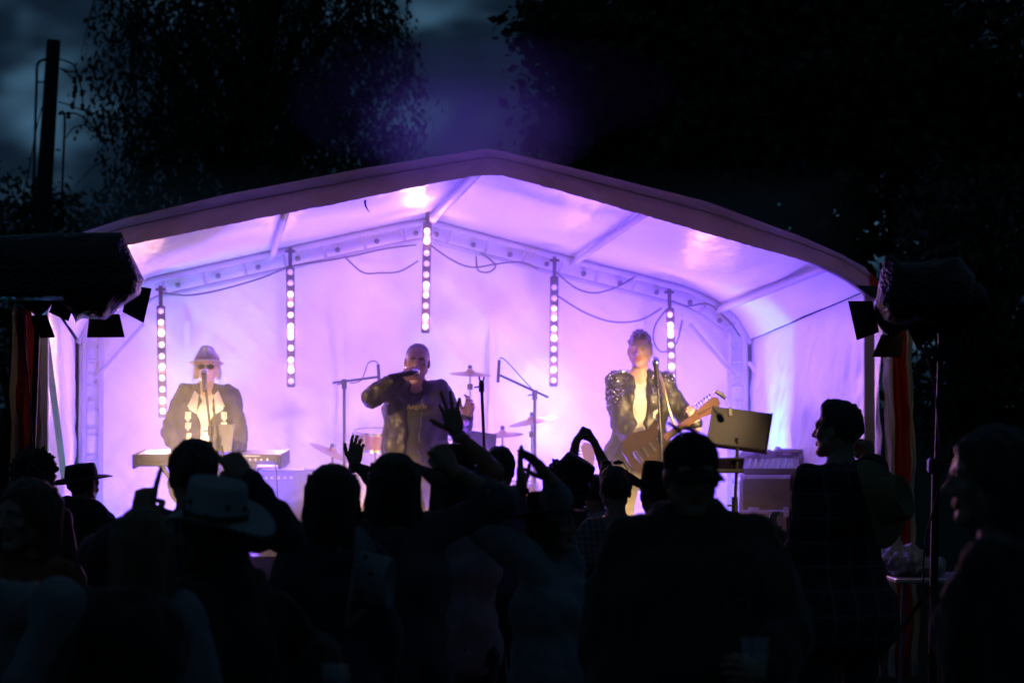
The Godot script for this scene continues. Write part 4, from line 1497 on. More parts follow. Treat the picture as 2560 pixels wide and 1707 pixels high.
	var sh := thing("stand_shelf", "small accessory tray clamped on the large music stand's pole", "tray", at(1822, 1160, 16.2))
	var shm := MB.new()
	shm.box(Vector3.ZERO, Vector3(0.20, 0.012, 0.16), Basis(Vector3.RIGHT, -0.55), 0.004)
	shm.box(Vector3(0, -0.045, 0.05), Vector3(0.20, 0.03, 0.012), Basis(Vector3.RIGHT, -0.55), 0.004)
	part("tray", shm, M.black_metal, sh)
	var shc := MB.new()
	shc.tube([Vector3(0.04, -0.04, 0.0), Vector3(0.04, 0.03, 0.0)], 0.02, 8)
	part("clamp", shc, M.black_metal, sh)

	# flight case, mixer and cases on the guitarist's far side
	var fc := at(1930, 1325, 18.0)
	var fh := at(1930, 1187, 18.0).y - DECK
	case_box("flight_case", "big dark flight case with aluminium edges standing on the stage", "flight case", Vector3(fc.x, DECK, fc.z), Vector3(0.46, fh, 0.42), -0.12, M.black_plastic)
	var cb := at(1985, 1185, 18.4)
	case_box("equipment_case", "small aluminium-edged case lit blue on top of the rear boxes", "case", Vector3(cb.x, cb.y, cb.z), Vector3(0.26, 0.19, 0.3), -0.1, M.grey_steel)
	var base2 := thing("rear_box", "black plywood box under the small aluminium-edged case", "box", Vector3(cb.x + 0.02, DECK, cb.z), -0.1)
	var bm := MB.new()
	bm.box(Vector3(0, (cb.y - DECK) * 0.5 - 0.004, 0), Vector3(0.34, cb.y - DECK - 0.008, 0.36), Basis.IDENTITY, 0.01)
	part("box_body", bm, M.black_plastic, base2)
	var hb := MB.new()
	hb.box(Vector3(0.0, (cb.y - DECK) * 0.7, 0.182), Vector3(0.12, 0.03, 0.008), Basis.IDENTITY, 0.003)
	part("handle", hb, M.alu, base2)
	var mx := thing("mixing_desk", "sloping black mixer on top of the big flight case", "mixer", Vector3(fc.x, DECK + fh + 0.002, fc.z), -0.15)
	var mm := MB.new()
	var pr := [Vector3(-0.2, 0.0, 0.15), Vector3(-0.2, 0.05, 0.15), Vector3(-0.2, 0.12, -0.15), Vector3(-0.2, 0.0, -0.15)]
	var pr2 := []
	for q in pr:
		pr2.append(q + Vector3(0.4, 0, 0))
	mm.poly(pr, Vector3.LEFT)
	mm.poly(pr2, Vector3.RIGHT)
	for q in 4:
		mm.quad(pr[q], pr2[q], pr2[(q + 1) % 4], pr[(q + 1) % 4])
	part("mixer_body", mm, M.black_plastic, mx)
	for r in 4:
		for q in 8:
			var kn := MB.new()
			kn.lathe([Vector2(0.008, 0), Vector2(0.007, 0.014), Vector2(0, 0.015)], 8, Transform3D(Basis(Vector3.RIGHT, 0.23), Vector3(-0.16 + q * 0.045, 0.062 + r * 0.0135, 0.10 - r * 0.058)))
			part("knob", kn, M.alu, mx)
	# bundle of gear cloth slumped behind the mixer
	var cloth := thing("dust_sheet", "crumpled dark cover slumped over the mixer and rear boxes", "cover", at(1935, 1140, 18.3))
	var cs := sdf_mesh([["e", Vector3(-0.10, -0.03, 0), Vector3(0.20, 0.07, 0.16), 0.05, 0], ["e", Vector3(0.10, -0.02, -0.05), Vector3(0.14, 0.055, 0.14), 0.05, 0], ["e", Vector3(-0.2, -0.08, 0.05), Vector3(0.12, 0.07, 0.12), 0.04, 0]], 0.018, [Color(0.05, 0.05, 0.06)])
	ruffle(cs, 0.035, Vector3(10, 8, 10), 3.0)
	part("cover_cloth", cs, M.cloth, cloth)

	# floor monitors at the lip of the deck
	for w in [[2010, 1350, 15.95, "black wedge monitor on the stage lip by the flight case"], [1200, 1420, 16.1, "black wedge monitor on the stage lip facing the singer"], [640, 1420, 16.1, "black wedge monitor on the stage lip facing the keyboard player"]]:
		var p := at(w[0], w[1], w[2])
		var mo := thing("stage_monitor", w[3], "loudspeaker", Vector3(p.x, DECK, p.z), 0.0, "wedge monitors along the stage lip")
		var side := [Vector3(-0.24, 0, 0.16), Vector3(-0.24, 0.12, 0.17), Vector3(-0.24, 0.30, 0.02), Vector3(-0.24, 0.27, -0.05), Vector3(-0.24, 0, -0.2)]
		var other := []
		for q in side:
			other.append(q + Vector3(0.48, 0, 0))
		var wm := MB.new()
		wm.poly(side, Vector3.LEFT)
		wm.poly(other, Vector3.RIGHT)
		for q in 5:
			wm.quad(side[q], other[q], other[(q + 1) % 5], side[(q + 1) % 5])
		part("cabinet", wm, M.black_plastic, mo)
		var gm := MB.new()
		gm.box(Vector3(0, 0.14, -0.135), Vector3(0.42, 0.26, 0.012), Basis(Vector3.RIGHT, -0.5), 0.004)
		part("grille", gm, M.rubber, mo)
		var hm := MB.new()
		hm.box(Vector3(0, 0.07, 0.172), Vector3(0.12, 0.03, 0.012), Basis.IDENTITY, 0.004)
		part("handle", hm, M.black_metal, mo)

	# spare guitar on its stand behind the clasped hands
	var g := at(1478, 1400, 17.7)
	var gs := thing("guitar_stand", "low black tubular stand holding the spare guitar", "stand", Vector3(g.x, DECK, g.z))
	var gsm := MB.new()
	gsm.tube([Vector3(-0.14, 0.01, 0.12), Vector3(0, 0.45, -0.05)], 0.009, 6)
	gsm.tube([Vector3(0.14, 0.01, 0.12), Vector3(0, 0.45, -0.05)], 0.009, 6)
	gsm.tube([Vector3(0, 0.01, -0.22), Vector3(0, 0.45, -0.05)], 0.009, 6)
	part("frame", gsm, M.black_metal, gs)
	guitar("pale-necked spare guitar on a stand between the guitarist and the drums", at(1497, 1345, 17.68), at(1466, 1105, 17.72), Vector3(0.1, 0.05, 1), mat(Color(0.30, 0.03, 0.02), 0.2))

func guitar(label: String, body: Vector3, tip: Vector3, face: Vector3, finish: Material) -> void:
	# y runs from the middle of the body to the tip of the headstock
	var o := thing("electric_guitar", label, "guitar", body)
	var y := (tip - body).normalized()
	var z := (face - y * face.dot(y)).normalized()
	o.basis = Basis(y.cross(z), y, z)
	var L := (tip - body).length()
	var half := [Vector2(0.0, -0.20), Vector2(0.09, -0.195), Vector2(0.15, -0.15), Vector2(0.165, -0.08), Vector2(0.14, -0.01), Vector2(0.115, 0.05), Vector2(0.125, 0.11), Vector2(0.145, 0.17), Vector2(0.125, 0.20), Vector2(0.09, 0.15), Vector2(0.045, 0.12)]
	var ring := half.duplicate()
	for k in range(half.size() - 1, 0, -1):
		ring.append(Vector2(-half[k].x * 1.02, half[k].y - (0.05 if k > 5 and k < 10 else 0.0)))
	var m := MB.new()
	var n := ring.size()
	for zz in [[0.022, Vector3.BACK], [-0.022, Vector3.FORWARD]]:
		var k0 := m.v.size()
		m.vert(Vector3(0, -0.05, zz[0]), zz[1])
		for q in ring:
			m.vert(Vector3(q.x * 0.97, q.y * 0.97, zz[0]), zz[1])
		for q in n:
			m.tri(k0, k0 + 1 + q, k0 + 1 + (q + 1) % n)
	for q in n:
		var a: Vector2 = ring[q]
		var b: Vector2 = ring[(q + 1) % n]
		m.quad(Vector3(a.x, a.y, -0.016), Vector3(b.x, b.y, -0.016), Vector3(b.x, b.y, 0.016), Vector3(a.x, a.y, 0.016))
		m.quad(Vector3(a.x, a.y, 0.016), Vector3(b.x, b.y, 0.016), Vector3(b.x * 0.97, b.y * 0.97, 0.022), Vector3(a.x * 0.97, a.y * 0.97, 0.022))
	part("body", m, finish, o)
	var nk := MB.new()
	nk.box(Vector3(0, (L - 0.18 + 0.1) * 0.5, 0.022), Vector3(0.05, L - 0.18 - 0.1, 0.024), Basis.IDENTITY, 0.007)
	part("neck", nk, M.maple, o)
	var hs := MB.new()
	var hp := [Vector2(-0.024, L - 0.19), Vector2(-0.036, L - 0.15), Vector2(-0.045, L - 0.03), Vector2(-0.02, L), Vector2(0.02, L - 0.01), Vector2(0.05, L - 0.05), Vector2(0.042, L - 0.13), Vector2(0.024, L - 0.19)]
	var f0 := []
	var f1 := []
	for q in hp:
		f0.append(Vector3(q.x, q.y, 0.026))
		f1.append(Vector3(q.x, q.y, 0.012))
	hs.poly(f0, Vector3.BACK)
	hs.poly(f1, Vector3.FORWARD)
	for q in hp.size():
		hs.quad(f0[q], f0[(q + 1) % 8], f1[(q + 1) % 8], f1[q])
	part("headstock", hs, M.maple, o)
	for k in 6:
		var tp := MB.new()
		var yy := L - 0.155 + k * 0.023
		tp.tube([Vector3(-0.035, yy, 0.018), Vector3(-0.062, yy + 0.004, 0.018)], 0.004, 6)
		tp.box(Vector3(-0.068, yy + 0.004, 0.018), Vector3(0.014, 0.016, 0.008), Basis.IDENTITY, 0.003)
		part("tuner", tp, M.chrome, o)
		var st := MB.new()
		st.tube([Vector3(-0.018 + k * 0.0072, -0.12, 0.04), Vector3(-0.012 + k * 0.0048, L - 0.15 + k * 0.02, 0.037)], 0.0007, 4)
		part("string", st, M.chrome, o)
	for yy in [-0.06, 0.0, 0.06]:
		var pk := MB.new()
		pk.box(Vector3(0, yy, 0.026), Vector3(0.08, 0.02, 0.012), Basis.IDENTITY, 0.004)
		part("pickup", pk, M.black_plastic, o)
	var br := MB.new()
	br.box(Vector3(0, -0.12, 0.028), Vector3(0.09, 0.03, 0.016), Basis.IDENTITY, 0.003)
	part("bridge", br, M.chrome, o)

func build_drums() -> void:
	var drum := func(called: String, label: String, where: Vector3, r: float, h: float, axis: Vector3) -> Node3D:
		var o := thing(called, label, "drum", where, 0.0, "drum kit behind the singer")
		var b := Basis(Quaternion(Vector3.UP, axis.normalized()))
		var m := MB.new()
		m.lathe([Vector2(r, -h * 0.5), Vector2(r, h * 0.5)], 28, Transform3D(b, Vector3.ZERO))
		part("shell", m, M.drum_shell, o)
		for s in [-1.0, 1.0]:
			var hp := MB.new()
			hp.lathe([Vector2(r * 0.96, s * (h * 0.5 + 0.008)), Vector2(r * 1.03, s * (h * 0.5 + 0.008)), Vector2(r * 1.03, s * (h * 0.5 - 0.014)), Vector2(r, s * (h * 0.5 - 0.016))], 28, Transform3D(b, Vector3.ZERO), true)
			part("hoop", hp, M.chrome, o)
			var sk := MB.new()
			sk.lathe([Vector2(0, s * h * 0.5), Vector2(r * 0.97, s * (h * 0.5 + 0.002))], 28, Transform3D(b, Vector3.ZERO), true)
			part("drumhead", sk, M.drum_skin, o)
		for k in 6:
			var a := TAU * k / 6.0
			var lg := MB.new()
			lg.tube([b * Vector3(cos(a) * (r + 0.012), -h * 0.4, sin(a) * (r + 0.012)), b * Vector3(cos(a) * (r + 0.012), h * 0.4, sin(a) * (r + 0.012))], 0.007, 6)
			part("lug", lg, M.chrome, o)
		return o
	var legs := func(o: Node3D, r: float, h: float) -> void:
		for k in 3:
			var a := TAU * k / 3.0 + 0.3
			var lg := MB.new()
			lg.tube([Vector3(cos(a) * r, 0, sin(a) * r), Vector3(cos(a) * (r + 0.05), -h, sin(a) * (r + 0.05))], 0.009, 6)
			part("leg", lg, M.chrome, o)
	var p := at(1105, 1300, 18.3)
	drum.call("bass_drum", "big bass drum on its side behind the microphone singer", Vector3(p.x, DECK + 0.285, p.z), 0.28, 0.4, Vector3(0.12, 0.0, 1))
	p = at(948, 1100, 18.2)
	var ft: Node3D = drum.call("floor_tom", "red floor tom beside the singer on the keyboard side", Vector3(p.x, p.y, p.z), 0.19, 0.13, Vector3(0.02, 1, 0.12))
	legs.call(ft, 0.19, p.y - DECK)
	p = at(1120, 1150, 18.1)
	var rt: Node3D = drum.call("rack_tom", "red rack tom above the bass drum behind the singer", Vector3(p.x, p.y, p.z), 0.15, 0.2, Vector3(0.0, 1, 0.4))
	legs.call(rt, 0.10, p.y - DECK - 0.5)
	p = at(1290, 1230, 18.2)
	var sn: Node3D = drum.call("snare_drum", "red snare drum on its stand below the cymbals", Vector3(p.x, p.y, p.z), 0.17, 0.13, Vector3(0.0, 1, 0.05))
	legs.call(sn, 0.12, p.y - DECK)
	for c in [[1256, 1084, 18.0, 0.155, 0.06, "lower brass cymbal on a stand beside the empty microphone stand"], [1330, 1050, 18.15, 0.18, 0.20, "upper brass cymbal tilted on a stand behind the drum boom"], [830, 1128, 18.3, 0.18, -0.42, "brass cymbal steeply tilted near the keyboard-side drum boom"], [1005, 985, 18.5, 0.15, 0.05, "thin brass cymbal on a tall stand behind the singer's elbow"], [1175, 932, 18.6, 0.16, -0.05, "thin brass cymbal on a tall stand above the bass drum"]]:
		var q := at(c[0], c[1], c[2])
		var o := thing("cymbal_stand", c[5], "cymbal", Vector3(q.x, DECK, q.z), 0.0, "cymbals of the drum kit")
		var h := q.y - DECK
		var cm := MB.new()
		var xf := Transform3D(Basis(Vector3.BACK, c[4]) * Basis(Vector3.RIGHT, 0.10), Vector3(0, h, 0))
		cm.lathe([Vector2(0.006, 0.028), Vector2(0.025, 0.024), Vector2(0.038, 0.008), Vector2(c[3] * 0.6, 0.0), Vector2(c[3], -0.012), Vector2(c[3], -0.014), Vector2(0.03, 0.0)], 36, xf)
		part("cymbal", cm, M.brass, o)
		var pm := MB.new()
		pm.tube([Vector3(0, 0.1, 0), Vector3(0, h + 0.05, 0)], 0.009, 8)
		part("pole", pm, M.chrome, o)
		var wm := MB.new()
		wm.lathe([Vector2(0.004, 0.06), Vector2(0.016, 0.055), Vector2(0.016, 0.035), Vector2(0.022, 0.03)], 10, Transform3D(Basis.IDENTITY, Vector3(0, h, 0)))
		wm.lathe([Vector2(0.018, -0.13), Vector2(0.022, -0.12), Vector2(0.022, -0.09), Vector2(0.016, -0.085)], 10, Transform3D(Basis.IDENTITY, Vector3(0, h, 0)))
		part("wing_nut", wm, M.black_metal, o)
		for k in 3:
			var a := TAU * k / 3.0 + 0.2
			var lg := MB.new()
			lg.tube([Vector3(0, 0.28, 0), Vector3(cos(a) * 0.26, 0.012, sin(a) * 0.26)], 0.008, 6)
			part("leg", lg, M.chrome, o)

func build_fairground_edge() -> void:
	# folding table with oddments beside the marquee
	var c := at(2325, 1438, 15.4)
	var t := thing("folding_table", "plain folding table beside the striped curtain and lighting stand", "table", Vector3(c.x, 0, c.z), 0.05)
	var m := MB.new()
	m.box(Vector3(0, c.y - 0.015, 0), Vector3(0.56, 0.03, 0.6), Basis.IDENTITY, 0.006)
	part("tabletop", m, M.alu, t)
	for sx in [-1.0, 1.0]:
		for sz in [-1.0, 1.0]:
			var lg := MB.new()
			lg.tube([Vector3(sx * 0.22, c.y - 0.03, sz * 0.24), Vector3(sx * 0.25, 0, sz * 0.27)], 0.014, 8)
			part("leg", lg, M.grey_steel, t)
	var bag := thing("crumpled_sheet", "crumpled pale plastic sheet lying on the folding table", "plastic sheet", Vector3(c.x - 0.12, c.y, c.z))
	var bs := sdf_mesh([["e", Vector3(-0.06, 0.09, 0), Vector3(0.14, 0.10, 0.16), 0.05, 0], ["e", Vector3(0.1, 0.05, 0.02), Vector3(0.12, 0.055, 0.14), 0.05, 0], ["e", Vector3(-0.1, 0.16, 0.0), Vector3(0.05, 0.10, 0.05), 0.05, 0]], 0.016, [Color(0.45, 0.44, 0.46)])
	ruffle(bs, 0.05, Vector3(13, 9, 13), 8.0)
	part("sheet", bs, M.canvas, bag)
	# chairs facing the stage beside the plaid shirted man
	for s in [[1985, 1500, 14.6, 0.15, "chair with a bent steel back rail below the plaid-shirted man's cup"]]:
		var p := at(s[0], s[1], s[2])
		var o := thing("chair", s[4], "chair", Vector3(p.x, 0, p.z), s[3])
		var bk := MB.new()
		bk.tube(smooth_path([Vector3(-0.2, 0.0, 0.2), Vector3(-0.2, 0.45, 0.2), Vector3(-0.2, 0.78, 0.26), Vector3(-0.12, 0.86, 0.27), Vector3(0.12, 0.86, 0.27), Vector3(0.2, 0.78, 0.26), Vector3(0.2, 0.45, 0.2), Vector3(0.2, 0.0, 0.2)]), 0.012, 8)
		part("back_frame", bk, M.chrome, o)
		var st := MB.new()
		st.box(Vector3(0, 0.45, 0), Vector3(0.42, 0.03, 0.42), Basis.IDENTITY, 0.01)
		part("seat", st, M.black_plastic, o)
		var br := MB.new()
		br.box(Vector3(0, 0.70, 0.245), Vector3(0.38, 0.18, 0.012), Basis(Vector3.RIGHT, 0.15), 0.004)
		part("backrest", br, M.black_plastic, o)
		for sx in [-1.0, 1.0]:
			var lg := MB.new()
			lg.tube([Vector3(sx * 0.2, 0.44, -0.18), Vector3(sx * 0.21, 0, -0.22)], 0.012, 8)
			part("leg", lg, M.chrome, o)

# ------------------------------------------------------------------ people
func add_mapped(dst: MB, src: MB, xf: Transform3D, palette: Array) -> void:
	var k := dst.v.size()
	dst.add(src, xf)
	for q in src.v.size():
		dst.c[k + q] = palette[int(src.c[q].r + 0.5)]

func index_palette(n: int) -> Array:
	var out := []
	for k in n:
		out.append(Color(k, 0, 0))
	return out

func head_mb(fem: bool) -> MB:
	# face towards +z, chin at -0.115, crown at 0.12; owners: 0 skin, 1 lips, 2 eyes, 3 brows
	if head_cache.has(fem):
		return head_cache[fem]
	var j := 0.9 if fem else 1.0
	var p := [
		["e", Vector3(0, 0.035, -0.012), Vector3(0.076, 0.086, 0.096), 0.02, 0],
		["e", Vector3(0, -0.018, 0.028), Vector3(0.060 * j, 0.084, 0.062), 0.03, 0],
		["c", Vector3(-0.050 * j, -0.05, 0.0), Vector3(-0.012, -0.098, 0.062), 0.024, 0.019, 0.025, 0],
		["c", Vector3(0.050 * j, -0.05, 0.0), Vector3(0.012, -0.098, 0.062), 0.024, 0.019, 0.025, 0],
		["e", Vector3(0, -0.100, 0.069), Vector3(0.019 * j, 0.014, 0.014), 0.015, 0],
		["e", Vector3(-0.043, -0.022, 0.060), Vector3(0.020, 0.016, 0.016), 0.015, 0],
		["e", Vector3(0.043, -0.022, 0.060), Vector3(0.020, 0.016, 0.016), 0.015, 0],
		["c", Vector3(-0.040, 0.024, 0.074), Vector3(0.040, 0.024, 0.074), 0.012, 0.012, 0.014, 0],
		["x", Vector3(-0.031, 0.002, 0.098), Vector3(0.018, 0.012, 0.020), 0.010],
		["x", Vector3(0.031, 0.002, 0.098), Vector3(0.018, 0.012, 0.020), 0.010],
		["e", Vector3(-0.031, 0.002, 0.074), Vector3(0.013, 0.0115, 0.0125), 0.003, 2],
		["e", Vector3(0.031, 0.002, 0.074), Vector3(0.013, 0.0115, 0.0125), 0.003, 2],
		["c", Vector3(-0.043, 0.009, 0.080), Vector3(-0.019, 0.009, 0.086), 0.005, 0.005, 0.004, 0],
		["c", Vector3(0.043, 0.009, 0.080), Vector3(0.019, 0.009, 0.086), 0.005, 0.005, 0.004, 0],
		["c", Vector3(-0.046, 0.020, 0.080), Vector3(-0.016, 0.023, 0.089), 0.005, 0.006, 0.004, 3],
		["c", Vector3(0.046, 0.020, 0.080), Vector3(0.016, 0.023, 0.089), 0.005, 0.006, 0.004, 3],
		["c", Vector3(0, 0.014, 0.086), Vector3(0, -0.030, 0.108), 0.008, 0.0125 * j, 0.014, 0],
		["e", Vector3(-0.013, -0.034, 0.094), Vector3(0.0085, 0.008, 0.010), 0.008, 0],
		["e", Vector3(0.013, -0.034, 0.094), Vector3(0.0085, 0.008, 0.010), 0.008, 0],
		["c", Vector3(-0.020, -0.061, 0.080), Vector3(0.020, -0.061, 0.080), 0.005, 0.005, 0.007, 1],
		["c", Vector3(-0.012, -0.058, 0.087), Vector3(0.012, -0.058, 0.087), 0.0055, 0.0055, 0.007, 1],
		["c", Vector3(-0.012, -0.069, 0.085), Vector3(0.012, -0.069, 0.085), 0.0065, 0.0065, 0.006, 1],
		["e", Vector3(-0.078, -0.008, -0.010), Vector3(0.010, 0.031, 0.019), 0.008, 0],
		["e", Vector3(0.078, -0.008, -0.010), Vector3(0.010, 0.031, 0.019), 0.008, 0],
		["c", Vector3(0, -0.055, -0.022), Vector3(0, -0.15, -0.035), 0.054 * j, 0.058 * j, 0.03, 0],
	]
	head_cache[fem] = sdf_mesh(p, 0.0042, index_palette(4))
	return head_cache[fem]

func hand_mb(pose: String) -> MB:
	# right hand: wrist at the origin, fingers along +y, palm towards +z, thumb on +x; owner 1 is the nails
	if hand_cache.has(pose):
		return hand_cache[pose]
	var curl := {"open": [8, 12, 8], "splay": [12, 16, 12], "fist": [82, 95, 55], "point": [82, 95, 55], "grip": [48, 62, 40], "relaxed": [22, 30, 20], "claw": [35, 40, 30], "flat": [4, 6, 4]}
	var spread := {"open": 5.0, "splay": 13.0, "fist": 0.0, "point": 0.0, "grip": 2.0, "relaxed": 4.0, "claw": 9.0, "flat": 2.0}
	var p := [
		["c", Vector3(0.0, -0.03, 0), Vector3(0, 0.012, 0), 0.026, 0.027, 0.02, 0],
		["e", Vector3(0.0, 0.048, 0.0), Vector3(0.041, 0.05, 0.015), 0.02, 0],
		["e", Vector3(0.024, 0.035, 0.012), Vector3(0.018, 0.028, 0.014), 0.015, 0],
		["e", Vector3(-0.024, 0.035, 0.010), Vector3(0.015, 0.03, 0.012), 0.015, 0],
	]
	var base := [Vector3(0.030, 0.090, 0), Vector3(0.010, 0.096, 0), Vector3(-0.011, 0.092, 0), Vector3(-0.030, 0.082, 0)]
	var lens := [[0.042, 0.026, 0.021], [0.046, 0.030, 0.022], [0.043, 0.028, 0.021], [0.034, 0.021, 0.018]]
	for f in 4:
		var c: Array = curl[pose].duplicate()
		if pose == "point" and f == 0:
			c = [4, 6, 4]
		if pose == "splay":
			c = [[30, 35, 25], [6, 10, 8], [10, 14, 10], [22, 20, 14]][f]
		if pose == "relaxed":
			c = [c[0] + f * 6, c[1] + f * 6, c[2]]
		var side: float = (1.5 - f) * spread[pose]
		var a := 0.0
		var o: Vector3 = base[f]
		p.append(["c", Vector3(o.x * 0.55, 0.02, 0), o, 0.014, 0.0115, 0.012, 0])
		for s in 3:
			a += deg_to_rad(c[s])
			var dir := Vector3(0, cos(a), sin(a))
			dir = Basis(Vector3.BACK, -deg_to_rad(side)) * dir
			var e: Vector3 = o + dir * lens[f][s]
			var r0: float = [0.0098, 0.0090, 0.0082][s] * (0.86 if f == 3 else 1.0)
			p.append(["c", o, e, r0, r0 * 0.9, 0.004, 0])
			if s == 2:
				p.append(["e", e - Basis(Vector3.BACK, -deg_to_rad(side)) * Vector3(0, -sin(a), cos(a)) * 0.005 - dir * 0.003, Vector3(0.006, 0.0065, 0.005), 0.002, 1])
			o = e
	var th := Vector3(0.024, 0.018, 0.010)
	var td: Array
	if pose in ["fist", "point"]:
		td = [Vector3(0.62, 0.68, 0.40), Vector3(-0.25, 0.62, 0.74), Vector3(-0.85, 0.2, 0.5)]
	elif pose == "grip":
		td = [Vector3(0.55, 0.6, 0.58), Vector3(0.0, 0.75, 0.66), Vector3(-0.5, 0.6, 0.6)]
	elif pose == "splay" or pose == "claw":
		td = [Vector3(0.80, 0.55, 0.2), Vector3(0.74, 0.66, 0.12), Vector3(0.66, 0.74, 0.12)]
	else:
		td = [Vector3(0.66, 0.70, 0.28), Vector3(0.42, 0.88, 0.2), Vector3(0.25, 0.95, 0.2)]
	var tl := [0.042, 0.032, 0.026]
	for s in 3:
		var e: Vector3 = th + (td[s] as Vector3).normalized() * tl[s]
		p.append(["c", th, e, [0.0145, 0.0115, 0.0105][s], [0.0118, 0.0105, 0.0088][s], 0.006, 0])
		th = e
	hand_cache[pose] = sdf_mesh(p, 0.0040, index_palette(2))
	return hand_cache[pose]

func ik(a: Vector3, t: Vector3, l1: float, l2: float, pole: Vector3) -> Array:
	var d := t - a
	var l := clampf(d.length(), absf(l1 - l2) + 0.03, l1 + l2 - 0.004)
	var dir := d.normalized()
	var x := (l1 * l1 - l2 * l2 + l * l) / (2.0 * l)
	var h := sqrt(maxf(l1 * l1 - x * x, 0.0))
	var perp := (pole - dir * pole.dot(dir))
	perp = perp.normalized() if perp.length() > 0.01 else Vector3.DOWN
	return [a + dir * x + perp * h, a + dir * l]

